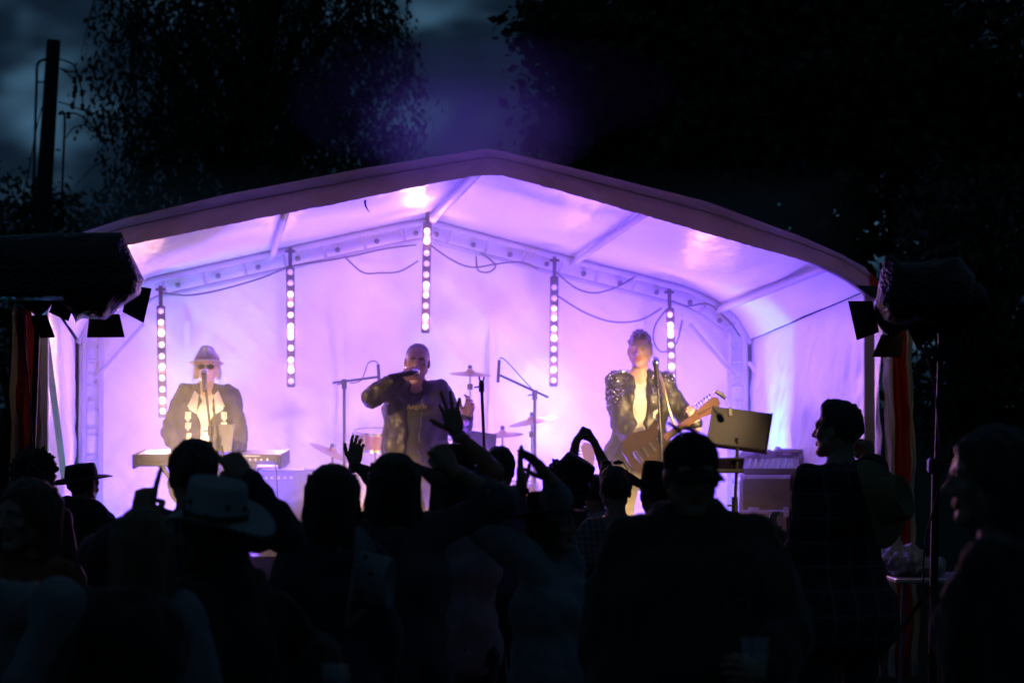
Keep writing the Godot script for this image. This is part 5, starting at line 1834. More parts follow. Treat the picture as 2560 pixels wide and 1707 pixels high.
# S: head (world point of the middle of the head), floor, yaw, fem, girth, bend, tilt, head_yaw/pitch/roll, skin, shoes, top {col, mat, sleeve, off, loose}, bottom colour, aL / aR {w, pole, hand, dir, palm}
func person(label: String, S: Dictionary) -> Dictionary:
	var floor_y: float = S.get("floor", 0.0)
	var fem: bool = S.get("fem", false)
	var bend: float = S.get("bend", 0.0)
	var tilt: float = S.get("tilt", 0.0)
	var hw: Vector3 = S.head
	var H: float = (hw.y - floor_y) / (0.52 + 0.415 * cos(bend) * cos(tilt))
	var sc := H / 1.75
	var g: float = S.get("girth", 1.0) * (0.93 if fem else 1.0)
	var cell: float = S.get("cell", 0.017)
	var R := Basis(Vector3.RIGHT, -bend) * Basis(Vector3.BACK, tilt)
	var hip := Vector3(0, 0.52 * H, 0)
	var U := func(x: float, y: float, z: float) -> Vector3: return hip + R * Vector3(x * sc, (y - 0.52) * H, z * sc)
	var head_at: Vector3 = U.call(0, 0.935, -0.012)
	var nb := Basis(Vector3.UP, S.get("yaw", 0.0))
	var where := hw - nb * Vector3(head_at.x, 0, head_at.z)
	where.y = floor_y
	var o := thing("person", label, "person", where, S.get("yaw", 0.0), S.get("group", "people in the crowd"))
	var inv := Transform3D(nb, where).affine_inverse()
	var shx: float = (0.138 if fem else 0.158) * (0.5 + 0.5 * S.get("girth", 1.0))
	var J := {}
	var waist: Vector3 = U.call(0, 0.61, 0)
	var chest: Vector3 = U.call(0, 0.73, 0.004)
	var neck: Vector3 = U.call(0, 0.835, 0.012)
	var headx := Transform3D((R * Basis.from_euler(Vector3(S.get("head_pitch", 0.0), S.get("head_yaw", 0.0), S.get("head_roll", 0.0)))) .orthonormalized(), head_at)
	for s in 2:
		var sg := -1.0 if s == 0 else 1.0
		var A: Dictionary = S.get("aL" if s == 0 else "aR", {})
		var sh: Vector3 = U.call(sg * shx, 0.812, 0.012)
		var tgt: Vector3
		if A.has("w"):
			tgt = inv * A.w
			if (tgt - sh).normalized().y > 0.2:
				sh += Vector3(0, 0.035, 0) * sc
		else:
			tgt = sh + Vector3(sg * 0.075, -0.525, -0.06) * sc
		var pole: Vector3 = A.get("pole", Vector3(sg * 0.35, -0.3, 0.8))
		var r := ik(sh, tgt, 0.170 * H, 0.150 * H, pole)
		J["sh%d" % s] = sh
		J["el%d" % s] = r[0]
		J["wr%d" % s] = r[1]
		var hd: Vector3 = nb.inverse() * A.dir if A.has("dir") else (r[1] - r[0])
		hd = hd.normalized()
		var palm: Vector3 = nb.inverse() * A.palm if A.has("palm") else Vector3(-sg, 0, -0.2)
		palm = (palm - hd * palm.dot(hd)).normalized()
		var hx := hd.cross(palm)
		J["hand%d" % s] = Transform3D(Basis(hx * (1.0 if s == 1 else -1.0), hd, palm).scaled_local(Vector3.ONE * sc * (0.93 if fem else 1.0)), r[1])
		J["pose%d" % s] = A.get("hand", "relaxed")
	var feet: float = S.get("feet", 0.10)
	var torso := func(off: float, own: int) -> Array:
		var list := [
			["c", U.call(-0.078 * g, 0.525, 0.01), U.call(0.078 * g, 0.525, 0.01), (0.108 * g + off) * sc, (0.108 * g + off) * sc, 0.08, own],
			["c", waist + R * Vector3(-0.062 * g * sc, 0, 0), waist + R * Vector3(0.062 * g * sc, 0, 0), (0.100 * g + off) * sc, (0.100 * g + off) * sc, 0.10, own],
			["c", chest + R * Vector3(-0.085 * g * sc, 0, 0), chest + R * Vector3(0.085 * g * sc, 0, 0), (0.108 * g + off) * sc, (0.108 * g + off) * sc, 0.09, own],
			["c", J.sh0 * 0.82 + neck * 0.18, J.sh1 * 0.82 + neck * 0.18, (0.046 + off * 0.6) * sc, (0.046 + off * 0.6) * sc, 0.07, own],
			["c", neck + R * Vector3(-0.03, -0.03, 0.02), neck + R * Vector3(0.03, -0.03, 0.02), (0.062 + off * 0.6) * sc, (0.062 + off * 0.6) * sc, 0.06, own],
		]
		if fem:
			for sg in [-1.0, 1.0]:
				list.append(["e", U.call(sg * 0.07, 0.715, -0.075), Vector3(0.062, 0.065, 0.055) * sc + Vector3.ONE * off, 0.05, own])
		if S.get("belly", 0.0) > 0.0:
			list.append(["e", U.call(0, 0.60, -0.06), Vector3(0.15, 0.15, 0.13) * sc * (1.0 + S.belly) + Vector3.ONE * off, 0.08, own])
		return list
	var arm := func(s: int, off: float, own: int, reach: float) -> Array:
		var sh: Vector3 = J["sh%d" % s]
		var el: Vector3 = J["el%d" % s]
		var wr: Vector3 = J["wr%d" % s]
		var f: float = (0.86 if fem else 1.0) * (0.6 + 0.4 * S.get("girth", 1.0))
		var list := []
		off *= 0.75
		var e1 := sh.lerp(el, clampf(reach, 0.0, 1.0))
		list.append(["c", sh, e1, (0.058 * f + off) * sc, (lerpf(0.058, 0.042, clampf(reach, 0.0, 1.0)) * f + off) * sc, 0.045, own])
		if reach > 1.0:
			var e2 := el.lerp(wr, reach - 1.0)
			list.append(["c", el, el.lerp(e2, 0.35), (0.042 * f + off) * sc, (0.044 * f + off) * sc, 0.035, own])
			list.append(["c", el.lerp(e2, 0.35), e2, (0.044 * f + off) * sc, (lerpf(0.044, 0.028, reach - 1.0) * f + off) * sc, 0.02, own])
		return list
	var legs := func(off: float, own: int, short: float) -> Array:
		var list := []
		for sg in [-1.0, 1.0]:
			var hp := hip + Vector3(sg * 0.088 * g * sc, -0.01, 0.01)
			var kn := Vector3(sg * (0.095 + feet * 0.25) * sc, 0.275 * H, -0.02 * sc)
			var an := Vector3(sg * (0.09 + feet * 0.5) * sc, 0.055 * H + short, 0.02 * sc)
			list.append(["c", hp, kn, (0.088 * g + off) * sc, (0.060 + off) * sc, 0.05, own])
			list.append(["c", kn, an.lerp(kn, 0.6), (0.058 + off) * sc, (0.058 + off) * sc, 0.03, own])
			list.append(["c", an.lerp(kn, 0.6), an, (0.058 + off) * sc, (0.042 + off) * sc, 0.03, own])
		return list
	# body: one continuous skin, with head and hands on finer grids
	var skin: Color = S.get("skin", Color(0.46, 0.27, 0.19))
	var P: Array = torso.call(0.0, 0) + arm.call(0, 0.0, 0, 2.0) + arm.call(1, 0.0, 0, 2.0) + legs.call(0.0, 0, 0.0)
	P.append(["c", neck, headx * (Vector3(0, -0.06, 0.022) * sc), 0.056 * sc * (0.86 if fem else 1.0), 0.052 * sc * (0.86 if fem else 1.0), 0.05, 0])
	for sg in [-1.0, 1.0]:
		var an := Vector3(sg * (0.09 + feet * 0.5) * sc, 0.05 * H, 0.02 * sc)
		P.append(["c", Vector3(an.x, 0.042, an.z + 0.03), Vector3(an.x + sg * 0.02, 0.036, an.z - 0.15), 0.041, 0.035, 0.03, 1])
	var body := sdf_mesh(P, cell * (1.22 if cell > 0.014 else 1.0), [skin, S.get("shoes", Color(0.02, 0.02, 0.02))])
	var hs: float = sc * S.get("head_scale", 1.0)
	var hxf := Transform3D(headx.basis * Basis(Vector3.UP, PI).scaled(Vector3.ONE * hs), headx.origin)
	var hairc: Color = S.get("hair_col", Color(0.03, 0.02, 0.014))
	add_mapped(body, head_mb(fem), hxf, [skin, skin * Color(0.85, 0.5, 0.5), Color(0.35, 0.33, 0.32) if not S.get("closed", false) else skin, hairc])
	for s in 2:
		add_mapped(body, hand_mb(J["pose%d" % s]), J["hand%d" % s], [skin, skin * Color(1.1, 1.0, 1.0)])
	part("body", body, M.skin, o)
	# clothes
	if S.has("inner"):
		var im := sdf_mesh(torso.call(0.008, 0), cell, [S.inner])
		ruffle(im, 0.012, Vector3(9, 5, 9), 2.0)
		part("t_shirt", im, M.cloth, o)
	var top_mb: MB = null
	if S.has("top"):
		var T: Dictionary = S.top
		var off: float = T.get("off", 0.014)
		var reach: float = T.get("sleeve", 1.92)
		var tp: Array = torso.call(off, 0) + arm.call(0, off, 0, T.get("sleeveL", reach)) + arm.call(1, off, 0, T.get("sleeveR", reach))
		if T.get("hem", 0.0) > 0.0:
			tp.append(["c", U.call(-0.08 * g, 0.52 - T.hem * 0.5 / H, 0.01), U.call(0.08 * g, 0.52 - T.hem * 0.5 / H, 0.01), 0.125 * g * sc + off, 0.125 * g * sc + off, 0.08, 0])
			tp.append(["c", U.call(-0.09 * g, 0.52 - T.hem / H, 0.01), U.call(0.09 * g, 0.52 - T.hem / H, 0.01), 0.13 * g * sc + off, 0.13 * g * sc + off, 0.08, 0])
		if T.has("hood"):
			tp.append(["c", neck + Vector3(-0.05, 0.02, 0.03), neck + Vector3(0.05, 0.02, 0.03), 0.085, 0.085, 0.05, 0])
		if T.get("open", 0.0) > 0.0:
			# coat left open down the front
			for q in [[0.850, -0.120, 1.0], [0.815, -0.135, 1.1], [0.775, -0.155, 1.0], [0.73, -0.17, 0.95], [0.68, -0.17, 0.95], [0.62, -0.17, 1.0], [0.56, -0.17, 1.1], [0.50, -0.17, 1.2], [0.44, -0.17, 1.3]]:
				tp.append(["x", U.call(0.0, q[0], q[1]), Vector3(T.open * q[2] * sc, 0.08, 0.12 * (0.85 + 0.15 * g)), 0.015])
		top_mb = sdf_mesh(tp, T.get("cell", cell), [T.col])
		ruffle(top_mb, T.get("folds", 0.022), Vector3(7, 4.5, 7), where.x * 3.0)
		part(T.get("name", "shirt"), top_mb, T.get("mat", M.cloth), o)
	if S.has("bottom"):
		var bp: Array = legs.call(0.013, 0, 0.0)
		bp.append(["c", U.call(-0.078 * g, 0.53, 0.01), U.call(0.078 * g, 0.53, 0.01), (0.108 * g + 0.009) * sc, (0.108 * g + 0.009) * sc, 0.07, 0])
		var bm := sdf_mesh(bp, cell * 1.15, [S.bottom])
		ruffle(bm, 0.015, Vector3(8, 4, 8), 1.0)
		part("trousers", bm, M.cloth, o)
	if S.get("hair", "") != "":
		part("hair", hair_mb(S.hair, hairc, hxf), M.hair, o)
	var out := {"node": o, "J": J, "head": hxf, "where": where, "basis": nb, "sc": sc, "top": top_mb, "U": U}
	if S.has("hat"):
		hat(o, S.hat, hxf, S.get("hat_xf", Transform3D.IDENTITY), S.get("hat_col", Color(0.015, 0.013, 0.012)), S.get("band_col", Color(0.01, 0.01, 0.01)))
	return out

func hair_mb(kind: String, col: Color, hxf: Transform3D) -> MB:
	var p := []
	var amp := 0.010
	var fr := Vector3(26, 7, 26)
	var strands := 0
	var low := -0.1
	match kind:
		"cropped":
			p = [["e", Vector3(0, 0.038, -0.016), Vector3(0.0785, 0.0885, 0.0975), 0.01, 0], ["x", Vector3(0, 0.02, 0.09), Vector3(0.10, 0.085, 0.085), 0.012], ["x", Vector3(0, -0.11, 0.02), Vector3(0.12, 0.10, 0.13), 0.012]]
			amp = 0.004
		"short":
			p = [["e", Vector3(0, 0.040, -0.016), Vector3(0.083, 0.095, 0.104), 0.01, 0], ["e", Vector3(0, 0.10, 0.03), Vector3(0.06, 0.035, 0.05), 0.02, 0], ["x", Vector3(0, -0.02, 0.10), Vector3(0.085, 0.078, 0.055), 0.015], ["x", Vector3(0, -0.115, 0.02), Vector3(0.12, 0.09, 0.10), 0.015]]
			amp = 0.016
		"quiff":
			p = [["e", Vector3(0, 0.040, -0.018), Vector3(0.081, 0.092, 0.099), 0.01, 0], ["c", Vector3(-0.030, 0.094, 0.058), Vector3(0.036, 0.100, 0.052), 0.017, 0.021, 0.03, 0], ["c", Vector3(-0.012, 0.102, 0.02), Vector3(0.012, 0.100, -0.04), 0.032, 0.030, 0.03, 0], ["x", Vector3(0, -0.012, 0.106), Vector3(0.088, 0.082, 0.062), 0.012], ["x", Vector3(0, -0.11, 0.02), Vector3(0.12, 0.10, 0.12), 0.012]]
			amp = 0.020
			fr = Vector3(34, 20, 24)
		"curly":
			p = [["e", Vector3(0, 0.035, -0.03), Vector3(0.105, 0.10, 0.115), 0.01, 0], ["e", Vector3(0, -0.06, -0.075), Vector3(0.10, 0.10, 0.07), 0.04, 0], ["x", Vector3(0, -0.02, 0.11), Vector3(0.085, 0.085, 0.055), 0.015]]
			amp = 0.055
			fr = Vector3(30, 30, 30)
			strands = 40
		"tufts":
			p = [["e", Vector3(0, -0.03, -0.06), Vector3(0.088, 0.06, 0.06), 0.02, 0], ["c", Vector3(-0.075, 0.02, -0.02), Vector3(-0.080, -0.075, -0.03), 0.020, 0.018, 0.02, 0], ["c", Vector3(0.075, 0.02, -0.02), Vector3(0.080, -0.075, -0.03), 0.020, 0.018, 0.02, 0]]
			amp = 0.014
			strands = 30
			low = -0.14
		_:
			low = {"bob": -0.13, "midbob": -0.16, "long": -0.30}[kind]
			p = [["e", Vector3(0, 0.038, -0.018), Vector3(0.091, 0.096, 0.106), 0.01, 0]]
			for sg in [-1.0, 1.0]:
				p.append(["c", Vector3(sg * 0.066, 0.03, -0.015), Vector3(sg * (0.078 if kind != "long" else 0.072), low + 0.03, -0.03), 0.032, 0.030, 0.04, 0])
			for xx in [-0.05, 0.0, 0.05]:
				p.append(["c", Vector3(xx, 0.03, -0.075), Vector3(xx * 1.1, low + 0.015, -0.075), 0.036, 0.03, 0.04, 0])
			p.append(["x", Vector3(0, -0.03, 0.09), Vector3(0.070, 0.090, 0.06), 0.015])
			strands = 130
	var m := sdf_mesh(p, 0.0075, [col])
	ruffle(m, amp, fr, 3.0)
	if strands:
		# loose strands lying over the mass and straying from its edge
		var r := RandomNumberGenerator.new()
		r.seed = 77
		for k in strands:
			var a := r.randf_range(0.25, TAU - 0.25) + PI / 2
			var out := Vector3(cos(a), 0, sin(a))
			var top := Vector3(0, 0.045, -0.018) + Vector3(out.x * 0.088, 0.05, out.z * 0.10)
			var wob := r.randf_range(-0.015, 0.025)
			var end := low - r.randf_range(-0.03, 0.03)
			m.col = col * r.randf_range(0.8, 1.6)
			m.tube([top, Vector3(out.x * 0.101, 0.0, out.z * 0.105 - 0.022), Vector3(out.x * (0.105 + wob * 0.5), end * 0.55, out.z * 0.09 - 0.03), Vector3(out.x * (0.100 + wob), end, out.z * 0.08 - 0.035)], [0.0012, 0.0014, 0.0012, 0.0006], 4, false)
	var res := MB.new()
	res.add(m, hxf)
	return res

func hat_shape(kind: String) -> Dictionary:
	match kind:
		"cowboy": return {"rx": 0.087, "rz": 0.106, "h": 0.118, "crease": 0.035, "brim": 0.088, "lift": 0.060, "dip": -0.022, "pinch": 0.30, "y": 0.045}
		"cattleman": return {"rx": 0.090, "rz": 0.108, "h": 0.125, "crease": 0.03, "brim": 0.095, "lift": 0.035, "dip": -0.030, "pinch": 0.22, "y": 0.045}
		"flat": return {"rx": 0.088, "rz": 0.104, "h": 0.075, "crease": 0.006, "brim": 0.092, "lift": -0.012, "dip": -0.022, "pinch": 0.0, "y": 0.060}
		"trilby": return {"rx": 0.090, "rz": 0.106, "h": 0.100, "crease": 0.012, "brim": 0.042, "lift": -0.012, "dip": -0.012, "pinch": 0.2, "taper": 0.34, "y": 0.040}
		"fedora": return {"rx": 0.088, "rz": 0.104, "h": 0.098, "crease": 0.018, "brim": 0.056, "lift": 0.004, "dip": -0.012, "pinch": 0.2, "y": 0.048}
		_: return {"rx": 0.092, "rz": 0.106, "h": 0.105, "crease": 0.0, "brim": 0.030, "lift": 0.008, "dip": 0.0, "pinch": 0.0, "y": 0.045}

func hat_mb(kind: String, col: Color) -> MB:
	# polar surface: crown top, crown side, brim out, brim edge, brim underside; front towards +z
	var s := hat_shape(kind)
	var rings := []
	for k in [0.0, 0.25, 0.5, 0.72, 0.86]:
		rings.append([k, 0.0, s.h - s.crease * (1.0 - pow(k / 0.86, 2.0)), 0.0, 1.0])
	rings.append_array([[0.93, 0.0, s.h - 0.008, 0.0, 1.0], [0.965, 0.0, s.h - 0.022, 0.0, 0.9], [0.985, 0.0, s.h * 0.6, 0.0, 0.5], [1.0, 0.0, s.h * 0.3, 0.0, 0.15], [1.005, 0.0, 0.008, 0.0, 0.0], [1.01, 0.004, 0.0, 0.0, 0.0]])
	for k in [0.15, 0.3, 0.5, 0.7, 0.85, 0.97, 1.0]:
		rings.append([1.01, s.brim * k, 0.0, k, 0.0])
	for k in [1.0, 0.85, 0.5, 0.1]:
		rings.append([1.01, s.brim * k, -0.005 if k < 1.0 else -0.003, k, 0.0])
	var m := MB.new()
	m.col = col
	m.grid(48, rings.size() - 1, func(a: float, b: float) -> Vector3:
		var q: Array = rings[int(b * (rings.size() - 1) + 0.5)]
		var ph := a * TAU
		var sx := sin(ph)
		var cz := cos(ph)
		var pin: float = 1.0 - s.pinch * q[4] * pow(maxf(cz, 0.0), 2.0) * 0.9 - s.get("taper", 0.0) * q[4]
		var x: float = (s.rx * q[0] * pin + q[1]) * sx
		var z: float = (s.rz * q[0] + q[1]) * cz
		var y: float = q[2] + q[3] * q[3] * (s.lift * sx * sx + s.dip * cz * cz)
		y += q[4] * 0.010 * maxf(cz, 0.0) * (1.0 if s.crease > 0.01 else 0.0)
		return Vector3(x, y + s.y, z - 0.012))
	return m

func hat(o: Node3D, kind: String, hxf: Transform3D, adj: Transform3D, col: Color, band: Color) -> void:
	if kind == "cap" or kind == "cap_plain":
		var cm := sdf_mesh([["e", Vector3(0, 0.050, -0.014), Vector3(0.086, 0.086, 0.106), 0.01, 0], ["x", Vector3(0, -0.09, 0), Vector3(0.2, 0.12, 0.2), 0.008]], 0.008, [col])
		ruffle(cm, 0.004, Vector3(20, 20, 20), 1.0)
		var res := MB.new()
		res.add(cm, hxf * adj)
		var c := part("cap", res, M.felt, o)
		var vm := MB.new()
		vm.col = col
		for up in [0.0, 0.004]:
			vm.grid(16, 8, func(a: float, b: float) -> Vector3:
				var ph := (a - 0.5) * 2.2
				var rr := lerpf(0.0, 0.075, b) * cos(ph * 0.62)
				return Vector3(sin(ph) * (0.084 + rr * 0.4), 0.034 - 0.030 * b - 0.020 * sin(ph) * sin(ph) + up, cos(ph) * (0.092 + rr) - 0.012))
		var vr := MB.new()
		vr.add(vm, hxf * adj)
		part("visor", vr, M.felt, c)
		return
	var m := MB.new()
	m.add(hat_mb(kind, col), hxf * adj)
	var h := part("hat", m, M.felt, o)
	var s := hat_shape(kind)
	var bm := MB.new()
	bm.col = band
	bm.grid(40, 2, func(a: float, b: float) -> Vector3:
		var ph := a * TAU
		var k: float = 1.015 - 0.008 * b
		return Vector3((s.rx * k + 0.002) * sin(ph), s.y + 0.004 + b * 0.022, (s.rz * k + 0.002) * cos(ph) - 0.012))
	var br := MB.new()
	br.add(bm, hxf * adj)
	part("hat_band", br, M.felt, h)

func sunglasses(o: Node3D, xf: Transform3D, frame: Material) -> void:
	var m := MB.new()
	for sg in [-1.0, 1.0]:
		var ring := []
		for k in 13:
			var a := TAU * k / 12.0
			ring.append(xf * Vector3(sg * 0.033 + cos(a) * 0.027, 0.0 + sin(a) * 0.019 * (1.0 if sin(a) < 0 else 0.85), 0.100 - 0.004 * absf(cos(a))))
		m.tube(ring, 0.0022, 5, false)
		m.tube([xf * Vector3(sg * 0.060, 0.006, 0.096), xf * Vector3(sg * 0.078, 0.008, 0.04), xf * Vector3(sg * 0.080, 0.008, -0.005), xf * Vector3(sg * 0.080, -0.012, -0.03)], 0.0024, 5)
	m.tube([xf * Vector3(-0.008, 0.006, 0.103), xf * Vector3(0.008, 0.006, 0.103)], 0.002, 5)
	var f := part("sunglasses", m, frame, o)
	for sg in [-1.0, 1.0]:
		var l := MB.new()
		var pts := []
		for k in 12:
			var a := TAU * k / 12.0
			pts.append(xf * Vector3(sg * 0.033 + cos(a) * 0.026, sin(a) * 0.018, 0.099))
		l.poly(pts, (xf.basis * Vector3.BACK).normalized())
		part("lens", l, M.lens_dark, f)

func front_z(m: MB, x: float, y: float, reach := 0.025) -> float:
	var best := 1e9
	for q in m.v:
		if absf(q.x - x) < reach and absf(q.y - y) < reach and q.z < best:
			best = q.z
	return best

# ------------------------------------------------------------------ the band
func build_band() -> void:
	var flesh := Color(0.52, 0.31, 0.22)
	# keyboard player
	var d := 17.3
	var k := person("keyboard player in cream hat, sunglasses and dark jacket with striped lapels behind the keyboard", {
		"head": at(516, 917, d), "floor": DECK, "yaw": PI + 0.10, "group": "band on the stage", "cell": 0.012, "skin": Color(0.60, 0.40, 0.30), "head_yaw": -0.05,
		"aL": {"w": at(588, 1140, d - 0.28), "pole": Vector3(-0.9, -0.3, 0.35), "hand": "relaxed", "palm": Vector3.DOWN}, "aR": {"w": at(448, 1140, d - 0.28), "pole": Vector3(0.9, -0.3, 0.35), "hand": "relaxed", "palm": Vector3.DOWN},
		"inner": Color(0.78, 0.76, 0.70), "top": {"name": "jacket", "col": Color(0.022, 0.016, 0.015), "off": 0.030, "sleeve": 1.92, "open": 0.062, "hem": 0.16, "folds": 0.034, "mat": M.suit}, "bottom": Color(0.02, 0.02, 0.022), "girth": 1.08,
		"hair": "tufts", "hair_col": Color(0.50, 0.44, 0.38), "hat": "trilby", "hat_col": Color(0.80, 0.77, 0.70), "band_col": Color(0.62, 0.50, 0.42), "hat_xf": Transform3D(Basis(Vector3.RIGHT, -0.12), Vector3(0, 0.002, 0))})
	sunglasses(k.node, k.head, M.black_plastic)
	var jm: MB = k.top
	for sg in [-1.0, 1.0]:
		# striped lapels: slanting pale bars
		for q in 13:
			var t := q / 12.0
			var y0: float = (k.U.call(0, 0.825 - 0.075 * t, 0) as Vector3).y
			var x0 := 0.055 + 0.012 * t
			var x1 := 0.085 + 0.055 * t if t < 0.85 else 0.12
			var a := Vector3(sg * x0, y0 - 0.02, 0)
			var b := Vector3(sg * x1, y0 + 0.012, 0)
			a.z = minf(front_z(jm, a.x, a.y), -0.09) - 0.006
			b.z = minf(front_z(jm, b.x, b.y), -0.06) - 0.006
			var m := MB.new()
			m.bar(a, b, 0.0075, 0.005, Vector3.FORWARD, 0.001)
			part("lapel_stripe", m, M.paper, k.node)
		# hanging ornament of pale rods
		for q in 14:
			var row := q / 5
			var col := q % 5
			var top_y: float = (k.U.call(0, [0.745, 0.70, 0.655][row], 0) as Vector3).y
			var ln: float = [0.075, 0.06, 0.09][row] * (1.0 - 0.16 * absf(col - 2.0))
			var x: float = sg * (0.125 + (col - 2) * 0.0085)
			var a2 := Vector3(x, top_y, minf(front_z(jm, x, top_y), -0.08) - 0.006)
			var b2 := Vector3(x + sg * 0.004, top_y - ln, minf(front_z(jm, x, top_y - ln), -0.08) - 0.006)
			var m2 := MB.new()
			m2.bar(a2, b2, 0.0055, 0.005, Vector3.FORWARD, 0.001)
			part("ornament_rod", m2, M.paper, k.node)
	# singer
	d = 16.75
	var s := person("singer in long dark coat holding a microphone to his mouth, other hand raised", {
		"head": at(1043, 905, d), "floor": DECK, "yaw": PI - 0.08, "group": "band on the stage", "cell": 0.012, "skin": Color(0.50, 0.27, 0.19), "head_yaw": 0.10, "head_roll": 0.06, "head_scale": 1.08, "girth": 1.16, "belly": 0.15, "tilt": 0.02,
		"aR": {"w": at(1004, 944, d - 0.20), "pole": Vector3(0.9, -0.55, -0.3), "hand": "grip", "dir": Vector3(0.75, 0.35, 0.0), "palm": Vector3(0.1, -0.2, -1.0)},
		"aL": {"w": at(1166, 1040, d - 0.25), "pole": Vector3(-0.4, -0.9, 0.1), "hand": "relaxed", "dir": Vector3(0.3, 0.9, 0.3), "palm": Vector3(-0.4, 0.1, 1)},
		"inner": Color(0.012, 0.012, 0.014), "top": {"name": "coat", "col": Color(0.013, 0.010, 0.010), "off": 0.026, "sleeve": 1.90, "open": 0.05, "hem": 0.30, "folds": 0.026, "mat": M.leather}, "bottom": Color(0.17, 0.18, 0.21),
		"hair": "cropped", "hair_col": Color(0.10, 0.075, 0.06)})
	var txt := TextMesh.new()
	txt.text = "Angels"
	txt.font_size = 32
	txt.pixel_size = 0.0013
	txt.depth = 0.004
	var fnt := SystemFont.new()
	fnt.font_names = PackedStringArray(["Droid Serif"])
	fnt.font_weight = 700
	txt.font = fnt
	var le := MeshInstance3D.new()
	le.name = "shirt_lettering"
	le.mesh = txt
	le.material_override = M.gold
	s.node.add_child(le)
	var ly: float = (s.U.call(0, 0.755, 0) as Vector3).y
	le.transform = Transform3D(Basis(Vector3.UP, PI), Vector3(-0.03, ly, -0.168))
	var cuff := MB.new()
	var w0: Vector3 = s.J.wr1
	var e0: Vector3 = s.J.el1
	cuff.tube([w0.lerp(e0, 0.14) + Vector3(0, -0.012, -0.046), w0.lerp(e0, 0.5) + Vector3(0, -0.012, -0.058)], 0.0055, 6)
	part("sleeve_zip", cuff, M.gold, s.node)
	vocal_mic("black vocal microphone in the singer's fist", at(1028, 932, d - 0.205), Vector3(0.8, 0.12, -0.35))
	# guitarist
	d = 17.0
	var g := person("grey-haired guitarist in studded black jacket singing at a microphone", {
		"head": at(1600, 876, d), "floor": DECK, "yaw": PI - 0.05, "group": "band on the stage", "cell": 0.012, "skin": flesh, "head_yaw": -0.12, "head_pitch": 0.06, "girth": 1.05, "closed": true,
		"aR": {"w": at(1600, 1118, d - 0.27), "pole": Vector3(0.9, -0.3, 0.4), "hand": "relaxed", "dir": Vector3(0.8, -0.4, 0.2), "palm": Vector3(0, 0, -1)},
		"aL": {"w": at(1741, 1062, d - 0.30), "pole": Vector3(-0.5, -0.9, 0.2), "hand": "grip", "dir": Vector3(-0.25, 0.9, 0.1), "palm": Vector3(-0.5, 0.0, -0.8)},
		"inner": Color(0.44, 0.43, 0.40), "top": {"name": "jacket", "col": Color(0.011, 0.010, 0.011), "off": 0.022, "sleeve": 1.93, "open": 0.05, "hem": 0.07, "folds": 0.024, "mat": M.leather}, "bottom": Color(0.03, 0.03, 0.035),
		"hair": "quiff", "hair_col": Color(0.40, 0.35, 0.30)})
	var studs := MB.new()
	var tm: MB = g.top
	var r := RandomNumberGenerator.new()
	r.seed = 5
	var sy: float = g.J.sh0.y
	for q in tm.v.size():
		var p := tm.v[q]
		if p.y > sy - 0.17 and absf(p.x) > 0.085 and absf(p.x) < 0.24 and (tm.n[q].z < -0.1 or tm.n[q].y > 0.5) and r.randf() < 0.13:
			studs.ball(p + tm.n[q] * 0.003, Vector3.ONE * 0.0075, 5)
	var st := part("studs", studs, M.chrome, g.node)
	st.set_meta("kind", "stuff")
	guitar("dark electric guitar slung on the guitarist, neck pointing up past the music stand", at(1632, 1118, d - 0.30), at(1800, 1000, d - 0.34), Vector3(0.05, 0.18, 1), mat(Color(0.02, 0.008, 0.006), 0.25))
	var strap := MB.new()
	var gp := func(px: float, py: float, dd: float) -> Vector3: return Transform3D(g.basis, g.where).affine_inverse() * at(px, py, dd)
	strap.tube(smooth_path([gp.call(1690, 1075, d - 0.2), gp.call(1672, 1020, d - 0.2), gp.call(1655, 950, d - 0.13), gp.call(1640, 925, d)]), 0.012, 5)
	part("guitar_strap", strap, M.gold, g.node)

